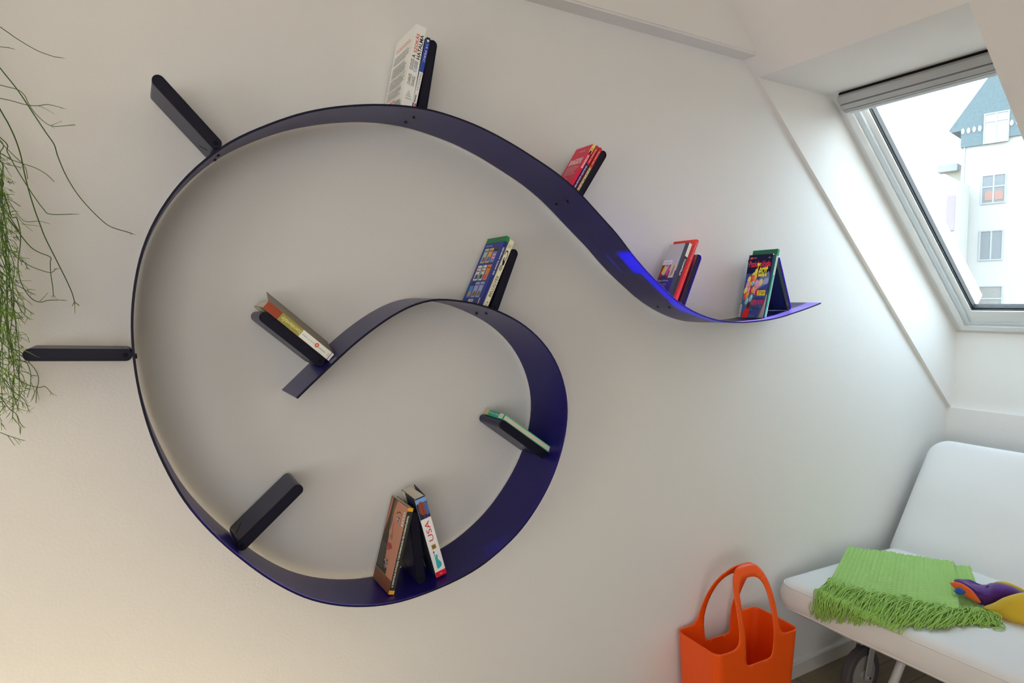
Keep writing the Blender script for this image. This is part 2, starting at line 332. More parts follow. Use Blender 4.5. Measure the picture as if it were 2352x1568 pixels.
W_ = ink(228, 226, 220); K_ = ink(30, 30, 34); GRY = ink(120, 120, 122)
def lines(a, u0, v0, u1, v1, n, m, fill=.45, rag=.25):
    r = random.Random(n*13+int(v0*100))
    for i in range(n):
        y1 = v1-(v1-v0)*i/n; y0 = y1-(v1-v0)/n*fill
        u = u0; end = u1-(u1-u0)*r.random()*rag
        while u < end-.01:
            l = .03+.06*r.random(); a.rect(u, y0, min(u+l, end), y1, m); u += l+.018
# 1 tall white book
def art1(a, b, h, t, w):
    red = ink(190, 60, 55)
    lines(a, .12, .80, .95, .86, 2, red, .35); lines(a, .10, .64, .90, .76, 5, GRY, .4); lines(a, .12, .46, .92, .61, 6, GRY, .4); lines(a, .12, .30, .92, .44, 6, GRY, .4)
    lines(a, .12, .16, .90, .28, 5, GRY, .4); lines(a, .12, .10, .8, .13, 1, red, .6); a.rect(.60, .035, .92, .10, ink(200, 200, 190))
    for i in range(14): a.rect(.62+i*.02, .045, .62+i*.02+(.006 if i % 3 else .012), .095, K_)
    b.text('SZOKÁS', .14, .665, .50, .895, red, 'U', True); b.text('A', .14, .60, .46, .64, K_, 'U', True); b.text('HATALMA', .56, .60, .92, .90, K_, 'U', True)
    c = ink(100, 96, 110)
    for i in range(3):
        for j in range(2):
            u0 = .12+j*.38; v0 = .455+i*.045-(j*.012); m = ink(95, 160, 205) if (i == 0 and j == 1) else c
            for q in ((u0, v0, u0+.30, v0+.006), (u0, v0+.030, u0+.30, v0+.036), (u0, v0, u0+.05, v0+.036), (u0+.25, v0, u0+.30, v0+.036)): b.rect(*q, m)
            b.rect(u0+.11, v0+.013, u0+.19, v0+.023, m)
    b.text('CHARLES', .14, .275, .42, .40, K_, 'U'); b.text('DUHIGG', .52, .27, .80, .385, K_, 'U')
    g = ink(175, 172, 172)
    for i, n in enumerate((4, 3, 2, 1)):
        for j in range(n): b.ell(.28+i*.055+j*.13, .135+i*.02, .06, .009, g, 10)
    b.text('casparus', .22, .095, .80, .112, K_, 'R')
W1 = ink(214, 212, 204)
book('tall thick white book on top of the spiral with red and black vertical spine title', 'books standing on the spiral shelf', (956.5, 54.5), (922.5, 237.5), -.152, .0275, .140, W1, W1, art=art1)
def art2(a, b, h, t, w):
    b.rect(0, .52, 1, 1, ink(40, 66, 150)); b.rect(0, .935, 1, 1, K_); b.ell(.5, .955, .3, .018, W_)
    b.text('15 PERC', .28, .66, .74, .90, W_, 'D'); b.text('FRANCIA', .28, .26, .74, .50, GRY, 'D'); b.rect(.25, .10, .6, .2, GRY)
    b.rect(.02, .03, .33, .09, ink(40, 60, 130)); b.rect(.55, .03, .95, .09, ink(200, 50, 50))
book('slim blue and white language book beside the tall white book', 'books standing on the spiral shelf', (980.8, 84.5), (946.5, 242), -.150, .0100, .120, ink(40, 66, 150), W1, art=art2)
# red travel guides
def art3(a, b, h, t, w):
    a.text('BANGKOK', .12, .60, .86, .73, W_, 'R', True); a.text('ÚTIKALAUZ', .35, .88, .70, .91, W_, 'R'); a.rect(.12, .80, .9, .803, ink(150, 30, 50))
    lines(a, .12, .34, .92, .56, 7, ink(235, 170, 175), .35); lines(a, .12, .24, .6, .30, 2, ink(235, 170, 175), .35)
    b.rect(0, .82, 1, 1, ink(225, 190, 100)); b.rect(.2, .80, .8, .87, ink(60, 40, 30)); b.rect(.2, .88, .9, .93, ink(225, 150, 40)); b.text('BANGKOK', .2, .50, .85, .78, W_, 'U', True)
PK = ink(196, 50, 75)
book('crimson travel guide standing leftmost of the three small guides above the right arc', 'books standing on the spiral shelf', (1363, 330), (1309.5, 423.5), -.150, .0105, .085, PK, ink(205, 28, 66), art=art3)
def guide(col, txt):
    def f(a, b, h, t, w):
        b.rect(0, .62, 1, 1, ink(196, 36, 42)); b.text('Panoráma mini', .28, .66, .74, .93, W_, 'D'); b.text(txt, .2, .12, .8, .58, W_, 'D', True)
    return f
book('navy and red travel guide standing in the middle of the three small guides', 'books standing on the spiral shelf', (1371.3, 333.5), (1316.8, 429.6), -.148, .0092, .082, ink(60, 40, 110), ink(46, 44, 120), art=guide(0, 'MALDÍV-SZIGETEK'))
book('gold and red travel guide standing against the bookend above the right arc', 'books standing on the spiral shelf', (1378.8, 338), (1324.0, 436), -.146, .0092, .082, ink(180, 40, 40), ink(150, 122, 50), art=guide(0, 'IZRAEL'))
def art6(a, b, h, t, w):
    g = ink(178, 176, 170); a.rect(0, .50, .80, 1, g); a.rect(.80, 0, 1, 1, ink(72, 76, 88)); a.rect(0, .62, .42, .70, ink(214, 212, 206)); a.ell(.42, .66, .05, .04, ink(214, 212, 206))
    a.text('UTAZÁS', .05, .64, .38, .68, ink(130, 128, 122)); a.rect(0, .36, .46, .61, ink(150, 40, 45)); a.blob([(.08, .46), (.16, .60), (.26, .57), (.18, .44)], ink(210, 190, 50))
    a.blob([(.15, .38), (.30, .60), (.36, .60), (.26, .42)], ink(180, 190, 205)); a.blob([(.32, .44), (.38, .58), (.46, .58), (.44, .42)], ink(214, 70, 110)); a.blob([(.05, .36), (.2, .42), (.4, .40), (.42, .36)], ink(60, 50, 55))
    a.rect(.50, .37, .76, .62, ink(205, 185, 140)); a.blob([(.55, .40), (.60, .58), (.66, .60), (.68, .44)], ink(150, 130, 120)); a.text('Nagy útikönyv', .05, .30, .60, .335, W_); lines(a, .05, .12, .62, .26, 4, ink(150, 150, 190), .35)
    b.rect(0, .76, 1, 1, ink(214, 210, 198)); b.text('UTAZÁS', .3, .79, .7, .95, ink(170, 165, 150), 'U'); b.text('THAIFÖLD', .22, .42, .80, .72, W_, 'D', True)
book('grey and navy travel guide with a black spine on the descending right arm', 'books standing on the spiral shelf', (1584, 557), (1544.3, 668.5), -.160, .0125, .090, ink(56, 50, 110), ink(36, 38, 42), art=art6)
def art7(a, b, h, t, w):
    b.text('Feng Shui', .25, .44, .75, .66, ink(228, 130, 60), 'U'); b.rect(.2, .70, .8, .704, W_); b.text('Karen Kingston', .3, .72, .7, .97, ink(236, 170, 160), 'U')
book('red paperback leaning on a sunlit blue bookend behind the grey travel guide', 'books standing on the spiral shelf', (1600.5, 549.3), (1560.6, 661), -.148, .0110, .105, ink(190, 52, 42), ink(196, 48, 36), art=art7)
# right end: green book and magazine
def art8(a, b, h, t, w):
    a.rect(0, .93, 1, 1, ink(30, 96, 68)); b.rect(0, .84, 1, .99, ink(30, 140, 90)); b.rect(0, .62, 1, .90, ink(225, 236, 222)); b.text('KANONIZÁLT', .25, .635, .75, .89, ink(20, 120, 80), 'U', True)
    b.rect(.72, 0, 1, .62, ink(235, 240, 235))
GRN = ink(40, 116, 82)
book('dark green book with a white and green spine behind the magazine, rightmost', 'books standing on the spiral shelf', (1787.5, 571), (1756.5, 725), -.150, .0095, .110, GRN, ink(60, 165, 125), art=art8)
def magazine():
    ys = -.156; w = .105; t = .0075
    T = onY((1776.5, 582), ys); B = onY((1752, 728.5), ys); up = Vector((T.x-B.x, T.z-B.z)).normalized(); rt = Vector((up.y, -up.x)); h = 9
    for y in (ys, ys+w/2, ys+w):
        for k in (0, 1):
            p = (T.x+rt.x*t*k, T.z+rt.y*t*k); h = min(h, first_hit(p[0]-up.x*.03, p[1]-up.y*.03, -up.x, -up.y, y)+.03)
    h -= .0008; P = Vector((T.x-up.x*h, ys, T.z-up.y*h)); M = local_frame(P, up)
    root = thing('magazine', 'colourful test magazine with balloons on its cover and one curling lower corner', 'magazine', M)
    navy = ink(34, 36, 78); a = Art((0, w, 0), (0, -w, 0), (0, 0, h), (-1, 0, 0))
    a.rect(0, 0, 1, .70, ink(52, 66, 130)); a.rect(0, 0, 1, .42, ink(62, 92, 128)); a.rect(0, 0, 1, .16, ink(50, 100, 142))
    a.blob([(.45, .5), (.6, .62), (.8, .68), (.95, .72), (.98, .55), (.8, .5), (.6, .46)], ink(96, 122, 165)); a.blob([(.62, .50), (.8, .60), (.96, .62), (.96, .54), (.8, .52)], ink(140, 155, 180))
    a.text('Pszichológia', .06, .775, .965, .90, ink(222, 44, 66), 'R', True)
    r = random.Random(3); cols = [(226, 70, 50), (240, 140, 60), (214, 206, 96), (120, 180, 180), (196, 140, 170), (170, 40, 50), (235, 160, 90)]
    for u, v, c in ((.17, .60, 2), (.32, .66, 2), (.42, .72, 2), (.14, .52, 4), (.25, .54, 1), (.36, .56, 3), (.30, .62, 0), (.42, .63, 1), (.50, .54, 4), (.58, .48, 1), (.68, .55, 2), (.10, .43, 2), (.22, .43, 4), (.33, .43, 5), (.42, .44, 1), (.12, .34, 0), (.20, .36, 1), (.52, .42, 4), (.58, .40, 5), (.22, .26, 3), (.38, .31, 3), (.60, .53, 4)):
        m = ink(*cols[c]); a.ell(u, v, .075, .055, m, 16, .5); a.ell(u+.025, v+.012, .035, .028, ink(*[min(255, int(q*1.12+20)) for q in cols[c]]), 12, .5)
    a.rect(.33, .10, .345, .28, ink(210, 196, 170)); a.blob([(.12, 0), (.16, .10), (.28, .15), (.34, .20), (.40, .19), (.40, .10), (.36, 0)], ink(196, 32, 36)); a.blob([(.26, .15), (.28, .22), (.36, .235), (.40, .19), (.36, .14)], ink(80, 30, 26))
    a.text('Teszt', .42, .64, .90, .86, ink(240, 226, 50), 'R', True, .35)
    a.k += 8
    a.rect(.62, .345, .95, .425, ink(236, 222, 60)); a.rect(.635, .352, .94, .418, ink(214, 198, 40)); a.text('27', .65, .358, .75, .412, K_, 'R', True, .2); a.text('TESZT', .76, .362, .93, .404, K_, 'R', True)
    a.text('Ismerd meg Önmagad!', .42, .285, .94, .315, K_, 'R'); a.text('MILYEN VAGYOK?', .42, .20, .98, .275, ink(214, 50, 62), 'R', True); lines(a, .42, .115, .9, .185, 3, ink(30, 50, 70), .35)
    a.rect(.0, .0, .07, .20, W_)
    for i in range(12): a.rect(.012, .01+i*.0155, .058, .01+i*.0155+(.006 if i % 3 else .010), K_)
    a.rect(.10, .925, .21, .955, ink(220, 70, 70)); a.text('TESZTEK', .22, .935, .38, .95, W_)
    a.text('590 Ft', .86, .93, .95, .945, W_)
    # cover sheet bending away at the lower free corner
    bm = bmesh.new(); nu, nv = 18, 26
    tmp = bmesh.new(); a.emit(tmp, 1, .00004); 
    def warp(co):
        u = 1-co.y/w; v = co.z/h; k = max(0, (u-.42)-v*1.25)
        # curl: the corner rolls outwards (to the left) and back towards the fold
        co.x -= .020*k*k*1.6; co.y += .055*k*k
        return co
    g = [[None]*(nv+1) for _ in range(nu+1)]
    for i in range(nu+1):
        for j in range(nv+1): g[i][j] = bm.verts.new(warp(Vector((0, w*(1-i/nu), h*j/nv))))
    for i in range(nu):
        for j in range(nv): bm.faces.new([g[i][j], g[i+1][j], g[i+1][j+1], g[i][j+1]])
    r = bmesh.ops.solidify(bm, geom=bm.faces[:], thickness=-.0003)
    bmesh.ops.triangulate(tmp, faces=tmp.faces[:])
    bmesh.ops.subdivide_edges(tmp, edges=[e for e in tmp.edges if e.calc_length() > .012], cuts=3, use_grid_fill=True)
    me = bpy.data.meshes.new('tmp')
    for v in tmp.verts: v.co = warp(v.co)
    tmp.to_mesh(me); tmp.free(); bm.from_mesh(me); bpy.data.meshes.remove(me)
    obj('front_cover', bm, [navy]+a.mats, root)
    bm = bmesh.new(); nsh = 5
    for s in range(nsh):
        x0 = .0006+s*(t-.0012)/nsh; gg = []
        for i in range(9):
            row = []
            for j in range(9):
                u = i/8; v = j/8; k = max(0, (u-.5)-v*(1.3+.2*s)); row.append(bm.verts.new((x0-.010*k*k*(1-s/nsh), w*(1-u)+.03*k*k*(1-s/nsh)+.0004*s, h*v*.996+.0003)))
            gg.append(row)
        for i in range(8):
            for j in range(8): bm.faces.new([gg[i][j], gg[i+1][j], gg[i+1][j+1], gg[i][j+1]])
    bmesh.ops.solidify(bm, geom=bm.faces[:], thickness=-.0008)
    obj('pages', bm, PAGES, root)
    bm = bmesh.new(); box(bm, t-.0005, t, 0, w, 0, h); b = Art((0, -.0001, 0), (t, 0, 0), (0, 0, h), (0, -1, 0)); obj('back_cover', bm, [navy], root)
    bm = bmesh.new(); box(bm, .0004, .0024, -.0006, .0004, h*.36, h*.985); obj('inner_insert', bm, [navy], root)
magazine()
# inner loop top: blue language book, white book
def art12(a, b, h, t, w):
    a.rect(0, .925, 1, 1, ink(36, 110, 66)); a.text('Ajánljuk még:', .10, .865, .42, .89, ink(200, 200, 215))
    rows = [(.62, .84, ((150, 175, 160), (205, 150, 70), (58, 56, 60))), (.36, .585, ((200, 200, 195), (196, 205, 195), (205, 120, 40))), (.11, .335, ((56, 130, 190), (150, 150, 190), (140, 150, 190)))]
    for v0, v1, cs in rows:
        for i, c in enumerate(cs):
            u0 = .12+i*.255; a.rect(u0, v0, u0+.21, v1, ink(*c)); 
            a.rect(u0+.02, v1-.05, u0+.19, v1-.035, ink(*[max(20, q-90) for q in c])); a.blob([(u0+.04, v0+.02), (u0+.06, v0+.08), (u0+.16, v0+.09), (u0+.18, v0+.03)], ink(*[min(230, 255-q) for q in c]))
    a.rect(.63, .62, .84, .78, ink(112, 122, 185)); a.rect(.67, .68, .80, .74, W_); a.rect(.725, .67, .745, .75, ink(200, 50, 60)); a.rect(.67, .70, .80, .72, ink(200, 50, 60))
    a.rect(.14, .49, .30, .51, ink(190, 60, 60)); a.rect(.40, .49, .56, .51, ink(190, 60, 60)); a.rect(.64, .38, .80, .44, ink(220, 80, 50)); a.rect(.40, .36, .44, .585, ink(50, 140, 100)); a.rect(.12, .28, .33, .335, ink(50, 44, 100))
    a.rect(.34, .03, .60, .085, W_)
    for i in range(9): a.rect(.43+i*.017, .035, .437+i*.017, .08, K_)
    a.rect(.90, .0, .935, .10, ink(220, 215, 225)); a.rect(.935, 0, 1, .10, ink(110, 30, 60))
    b.rect(0, .925, 1, 1, ink(24, 130, 66)); b.text('500 ANGOL KIFEJEZÉS', .15, .44, .8, .84, W_, 'U', True)
book('blue book with a green top band and small cover pictures on the inner loop', 'books standing on the spiral shelf', (1164.7, 541), (1100.6, 698), -.152, .0100, .112, ink(42, 58, 128), ink(36, 48, 120), art=art12)
def art13(a, b, h, t, w):
    br = ink(110, 80, 60)
    for i in range(3): b.rect(.2, .925-i*.018, .85, .930-i*.018, br)
    pts = catmull([(.25, .775, 0), (.12, .80, 0), (.3, .83, 0), (.62, .82, 0), (.75, .77, 0), (.7, .71, 0), (.5, .67, 0)], 6)
    for p, q in zip(pts, pts[1:]):
        d = Vector((q.x-p.x, (q.y-p.y)*6)); d = Vector((-d.y, d.x)).normalized()*.055; b.poly([(p.x+d.x, p.y+d.y/6), (q.x+d.x, q.y+d.y/6), (q.x-d.x, q.y-d.y/6), (p.x-d.x, p.y-d.y/6)], K_)
    b.blob([(.3, .74), (.25, .69), (.35, .65), (.5, .62), (.75, .64), (.72, .69), (.55, .70), (.45, .73)], K_); b.blob([(.4, .715), (.5, .695), (.6, .705), (.5, .725)], ink(214, 204, 176))
    for i in range(4): b.ell(.42, .585, .30-i*.07, .035-i*.008, (K_, ink(214, 204, 176))[i % 2], 14)
    for i in range(3): b.poly([(.2+i*.14, .535), (.24+i*.14, .535), (.32+i*.14, .56), (.28+i*.14, .56)], K_)
    b.text('BELÜGYEK', .12, .16, .82, .475, K_, 'U'); b.text('TERÉZ', .3, .03, .8, .05, br, 'R'); b.poly([(.42, .065), (.68, .065), (.55, .095)], ink(40, 110, 70))
CREAM = ink(214, 204, 176)
book('cream book with a black cat drawing on its spine, against the inner loop bookend', 'books standing on the spiral shelf', (1171.8, 549), (1110, 699.8), -.151, .0150, .115, CREAM, CREAM, art=art13)
# book lying back on the inner end
def art14(a, b, h, t, w):
    b.rect(0, .79, 1, 1, ink(140, 62, 40)); b.rect(0, .475, 1, .79, ink(140, 132, 62)); b.text('Szerelembőr', .22, .485, .72, .77, ink(226, 216, 160), 'U'); b.text('Javier D. Kafina', .40, .27, .62, .455, GRY, 'U')
    b.ell(.55, .235, .27, .027, ink(190, 80, 56), 20); b.ell(.55, .235, .12, .012, ink(225, 180, 160), 12); b.rect(.45, .10, .52, .20, GRY); b.text('ULPIUS', .3, .05, .7, .065, GRY, 'R'); b.rect(0, .028, 1, .036, ink(110, 40, 30))
book('thick book with red, olive and white spine lying back on the inner end bookend', 'books standing on the spiral shelf', (603.6, 706.2), (756.2, 829.4), -.153, .0200, .135, ink(116, 106, 84), ink(214, 208, 200), art=art14, flare=(-.003, .030))
# standing in the bottom of the loop
def art16(a, b, h, t, w):
    skin = ink(176, 122, 98); sh = ink(140, 88, 68); dk = ink(52, 46, 38)
    a.rect(0, 0, 1, 1, dk)
    a.blob([(0, 1), (0, .45), (.05, .60), (.12, .75), (.14, .9), (.13, 1)], ink(120, 76, 52)); a.blob([(.06, 1), (.02, .62), (.08, .70), (.12, .85), (.12, 1)], ink(160, 106, 74))
    a.poly([(.30, .995), (1, .995), (1, .02), (.62, .02), (.62, .22), (.50, .24), (.42, .30), (.39, .40), (.36, .47), (.35, .56), (.30, .62), (.27, .72), (.24, .86), (.26, .96)], skin)
    a.blob([(.24, .86), (.26, .97), (.40, .99), (.34, .86), (.36, .72), (.30, .62), (.26, .74)], ink(112, 78, 60))
    a.blob([(.44, .76), (.48, .68), (.53, .60), (.50, .555), (.44, .56), (.47, .62), (.42, .70)], sh); a.blob([(.41, .575), (.50, .545), (.57, .565), (.56, .60), (.50, .585), (.44, .60)], ink(150, 96, 76))
    a.blob([(.36, .48), (.42, .505), (.47, .50), (.55, .51), (.66, .47), (.56, .44), (.47, .415), (.40, .43)], ink(160, 62, 62)); a.blob([(.38, .475), (.48, .478), (.64, .47), (.48, .468)], ink(110, 40, 40))
    a.blob([(.56, .80), (.61, .822), (.68, .818), (.74, .792), (.68, .776), (.61, .777)], ink(205, 190, 180)); a.ell(.65, .798, .042, .024, ink(86, 96, 110)); a.ell(.65, .798, .018, .012, K_); a.ell(.665, .806, .008, .006, W_); a.poly([(.545, .80), (.60, .832), (.69, .830), (.76, .792), (.75, .788), (.685, .820), (.61, .822)], ink(62, 40, 32)); a.poly([(.56, .798), (.61, .775), (.69, .772), (.75, .790), (.68, .778), (.61, .781)], ink(120, 76, 60))
    a.poly([(.47, .855), (.55, .885), (.66, .900), (.78, .870), (.79, .862), (.66, .886), (.55, .868), (.48, .845)], ink(104, 70, 50)); a.blob([(.27, .80), (.32, .815), (.37, .80), (.32, .785)], ink(150, 140, 132)); a.ell(.32, .80, .02, .014, K_)
    a.rect(0, 0, 1, .15, ink(112, 66, 46)); a.rect(0, .145, .7, .155, ink(130, 110, 80))
    lines(a, .05, .18, .40, .46, 15, ink(120, 116, 100), .3); r_ = random.Random(2)
    for i in range(26): a.ell(.40+.22*r_.random(), .20+.13*r_.random(), .016, .010, ink(*r_.choice(((150, 150, 165), (110, 80, 80), (70, 72, 84), (180, 180, 190)))), 7)
    a.rect(.88, .77, .975, .93, W_)
    for i in range(10): a.rect(.895, .79+i*.013, .96, .79+i*.013+(.004 if i % 3 else .008), K_)
    b.rect(0, .955, 1, .998, ink(230, 150, 50)); b.rect(0, .0, 1, .045, ink(230, 150, 50)); b.text('A DIGITÁLIS FOTÓZÁS TÜKÖRREFLEXES FÉNYKÉPEZŐGÉPPEL', .12, .08, .52, .91, ink(222, 216, 200), 'U', True)
DK = ink(46, 46, 40)
book('tall paperback with a face photograph on its cover, at the bottom of the loop', 'books standing on the spiral shelf', (937.7, 1165.2), (889.9, 1373.4), -.152, .0155, .122, ink(92, 64, 48), DK, art=art16)
def art17(a, b, h, t, w):
    b.rect(0, .735, 1, 1, ink(34, 44, 72)); b.rect(0, .93, 1, .985, ink(110, 150, 200)); b.blob([(.1, .82), (.2, .93), (.5, .94), (.8, .90), (.7, .80), (.4, .78)], ink(130, 66, 50)); b.blob([(.65, .78), (.7, .92), (.95, .92), (.95, .78)], ink(60, 100, 170)); b.rect(.45, .74, .52, .95, ink(110, 56, 40)); b.rect(.72, .74, .78, .93, ink(120, 60, 44))
    b.text('USA', .25, .45, .72, .70, ink(180, 30, 50), 'U'); b.rect(.32, .345, .72, .40, ink(136, 108, 52)); b.rect(.38, .36, .66, .385, ink(110, 84, 40))
    st = ink(50, 160, 165); b.blob([(.30, .10), (.32, .18), (.40, .235), (.52, .24), (.62, .20), (.78, .16), (.76, .12), (.5, .10)], st); b.poly([(.34, .20), (.42, .20), (.40, .30), (.34, .30)], st); b.ell(.37, .31, .06, .012, K_); b.ell(.54, .245, .09, .02, st); b.rect(.40, .262, .66, .267, ink(30, 110, 110))
    b.rect(0, 0, 1, .065, ink(196, 24, 44)); b.text('Útitárs', .38, .025, .62, .04, W_)
book('thick guidebook with a red lettered white spine, leaning right at the loop bottom', 'books standing on the spiral shelf', (952.2, 1147), (1002.9, 1326.5), -.150, .0300, .100, ink(36, 44, 60), ink(222, 218, 214), board=.0014, art=art17, flare=(-.002, .011))
# green book lying on the slanting bookend at the right of the loop
def green_book():
    ysf = -.140; A = onY((1154.8, 963), ysf); B = onY((1264, 1041), ysf); up = Vector((A.x-B.x, A.z-B.z)).normalized(); L = Vector((A.x-B.x, A.z-B.z)).length
    M = local_frame(Vector((B.x, ysf, B.z)), up); t = .0165; dp = .112
    root = thing('book', 'small turquoise hardback lying on the slanting bookend at the right of the loop', 'book', M, 'books standing on the spiral shelf')
    c = ink(58, 170, 142)
    a = Art((0, dp, L), (0, -dp, 0), (t, 0, 0), (0, 0, 1))
    a.rect(0, 0, 1, 1, ink(40, 140, 120)); a.rect(0, 0, .05, 1, ink(170, 160, 140)); a.rect(.05, 0, .18, 1, ink(186, 152, 84)); a.text('furniture design', .22, .30, .72, .78, ink(170, 205, 190)); a.rect(.74, .08, .94, .95, ink(196, 190, 178)); a.text('2', .80, .35, .85, .65, GRY)
    bm = bmesh.new(); box(bm, 0, t, 0, dp, L-.0015, L); a.emit(bm, 1); obj('spine', bm, [c]+a.mats, root)
    for nm, x0, x1 in (('front_cover', 0, .002), ('back_cover', t-.002, t)):
        bm = bmesh.new(); box(bm, x0, x1, 0, dp, 0, L-.0015); obj(nm, bm, [c], root)
    bm = bmesh.new(); box(bm, .0021, t-.0021, .002, dp-.003, .004, L-.0016); obj('page_block', bm, PAGES, root)
green_book()
# ------------------------------------------------------------------ room shell
SL = math.radians(42.5); cs, sn = math.cos(SL), math.sin(SL)
KX, KZ = 3.58, 1.07; TX, TZ = 2.076, 2.449; OY0, OY1 = -.018, -.735
XL, YBK, CZ = -3.2, -5.2, 2.8
CX = TX-(CZ-TZ)/math.tan(SL)
bm = bmesh.new(); prism(bm, [(XL-.2, -.1), (KX, -.1), (KX, KZ), (CX, CZ), (XL-.2, CZ)], 0, .25); struct(obj('wall_back', bm, PAINT))
bm = bmesh.new(); box(bm, KX, KX+.35, YBK-.2, .25, -.1, KZ); prism(bm, [(KX+.02, KZ-.02), (KX+.02, 1.449), (KX+.06, 1.492), (3.93, 1.22), (3.93, KZ-.02)], OY1, OY0); struct(obj('wall_right', bm, PAINT))
bm = bmesh.new(); box(bm, XL-.2, XL, YBK-.2, 0, -.1, CZ+.2); struct(obj('wall_left', bm, PAINT))
bm = bmesh.new(); box(bm, XL, KX+.25, YBK-.2, YBK, -.1, CZ+.2); struct(obj('wall_front', bm, PAINT))
roof = [(KX, KZ), (CX, CZ), (CX+.243, CZ+.265), (3.93, 1.24), (3.93, KZ)]
bm = bmesh.new(); box(bm, XL-.2, CX+.1, YBK-.2, .25, CZ, CZ+.2)
prism(bm, roof, OY0, .25); prism(bm, roof, YBK-.2, OY1)
prism(bm, [(TX, TZ), (CX, CZ), (CX+.243, CZ+.265), (2.585, TZ+.04), (2.513, TZ)], OY1, OY0)
struct(obj('ceiling', bm, PAINT2))
bm = bmesh.new(); prism(bm, [(XL, 2.506), (TX-(2.506-TZ)/math.tan(SL), 2.506), (CX, CZ), (XL, CZ)], -.066, 0)
bmesh.ops.bevel(bm, geom=[e for e in bm.edges if all(abs(v.co.z-2.506) < .001 and abs(v.co.y+.066) < .001 for v in e.verts)], offset=.006, segments=3, affect='EDGES')
struct(obj('trim_1', bm, PAINT2))
# floor of dark planks
def floor_mat():
    m = bpy.data.materials.new('brown_laminate_planks'); m.use_nodes = True; nt = m.node_tree; b = nt.nodes['Principled BSDF']
    tc = nt.nodes.new('ShaderNodeTexCoord'); mp = nt.nodes.new('ShaderNodeMapping'); br = nt.nodes.new('ShaderNodeTexBrick')
    br.inputs['Scale'].default_value = 1; br.inputs['Brick Width'].default_value = 1.2; br.inputs['Row Height'].default_value = .14; br.inputs['Mortar Size'].default_value = .0015
    br.inputs['Color1'].default_value = (.37, .30, .195, 1); br.inputs['Color2'].default_value = (.32, .25, .16, 1); br.inputs['Mortar'].default_value = (.05, .03, .02, 1); br.offset = .37
    n = nt.nodes.new('ShaderNodeTexNoise'); n.inputs['Scale'].default_value = 5; n.inputs['Detail'].default_value = 8; mp2 = nt.nodes.new('ShaderNodeMapping'); mp2.inputs['Scale'].default_value = (1, 14, 1)
    mx = nt.nodes.new('ShaderNodeMix'); mx.data_type = 'RGBA'; mx.blend_type = 'MULTIPLY'; mx.inputs[0].default_value = .5
    L = nt.links; L.new(tc.outputs['Object'], mp.inputs[0]); L.new(mp.outputs[0], br.inputs['Vector']); L.new(tc.outputs['Object'], mp2.inputs[0]); L.new(mp2.outputs[0], n.inputs['Vector'])
    L.new(br.outputs['Color'], mx.inputs[6]); L.new(n.outputs['Color'], mx.inputs[7]); L.new(mx.outputs[2], b.inputs['Base Color'])
    b.inputs['Roughness'].default_value = .45; return m
bm = bmesh.new(); box(bm, XL-.2, KX+.25, YBK-.2, .25, -.1, 0); struct(obj('floor', bm, floor_mat()))
BASEM = mat('white_baseboard', (.72, .70, .67, 1), .4, .4)
bm = bmesh.new(); prism(bm, [(0, 0), (-.014, 0), (-.014, .058), (-.010, .064), (0, .064)], XL, KX-.001, 0, None, 'X')
struct(obj('baseboard_back', bm, BASEM))
bm = bmesh.new(); box(bm, KX-.013, KX, YBK, -.0145, 0, .064); struct(obj('baseboard_right', bm, BASEM))
# ------------------------------------------------------------------ roof window
WM = Matrix(((0, -cs, -sn, 3.6), (-1, 0, 0, OY0), (0, sn, -cs, 1.45), (0, 0, 0, 1)))
WW, WH = OY0-OY1, 1.478
def ring(bm, x0, x1, y0, y1, l, r, b, t, z0, z1, mi=0):
    box(bm, x0, x0+l, y0, y1, z0, z1, mi); box(bm, x1-r, x1, y0, y1, z0, z1, mi); box(bm, x0+l, x1-r, y0, y0+b, z0, z1, mi); box(bm, x0+l, x1-r, y1-t, y1, z0, z1, mi)
bm = bmesh.new(); ring(bm, .0, WW, .0, WH, .028, .028, .018, .02, -.06, -.012); ring(bm, .032, WW-.032, .021, WH-.02, .026, .026, .032, .03, -.075, .004)
win = obj('window_1', bm, LACQ); win.matrix_world = WM; struct(win)
win.data.materials.append(SASHM)
def wpart(name, bm, m, par=None):
    o = obj(name, bm, m); o.parent = par or win; return o
bm = bmesh.new(); ring(bm, .028, WW-.028, .018, WH-.018, .004, .004, .003, .003, -.05, -.014); wpart('frame_gap_shade', bm, GAP_SHADE)  # dark filler ring, paints the shade between the frame members
bm = bmesh.new(); ring(bm, .060, WW-.060, .056, 1.435, .022, .022, .012, .02, -.05, -.004); sash = wpart('sash', bm, SASHM)
bm = bmesh.new(); ring(bm, .082, WW-.082, .068, 1.415, .026, .026, .074, .018, -.055, -.016); wpart('sash_rail', bm, LACQ, sash)
bm = bmesh.new(); ring(bm, .1085, WW-.1085, .1425, 1.40, .004, .004, .004, .004, -.056, -.022); ring(bm, .115, WW-.115, .149, 1.397, .002, .002, .002, .002, -.056, -.030); wpart('gasket', bm, RUB, sash)
def glass():
    m = bpy.data.materials.new('clear_window_glass'); m.use_nodes = True; nt = m.node_tree; nt.nodes.remove(nt.nodes['Principled BSDF'])
    t = nt.nodes.new('ShaderNodeBsdfTransparent'); t.inputs[0].default_value = (.95, .975, .97, 1); g = nt.nodes.new('ShaderNodeBsdfGlossy'); g.inputs['Roughness'].default_value = .02
    mx = nt.nodes.new('ShaderNodeMixShader'); mx.inputs[0].default_value = .05
    nt.links.new(t.outputs[0], mx.inputs[1]); nt.links.new(g.outputs[0], mx.inputs[2]); nt.links.new(mx.outputs[0], nt.nodes['Material Output'].inputs[0]); return m
bm = bmesh.new(); box(bm, .106, WW-.106, .138, 1.40, -.046, -.042); wpart('pane', bm, glass(), sash)
bm = bmesh.new()
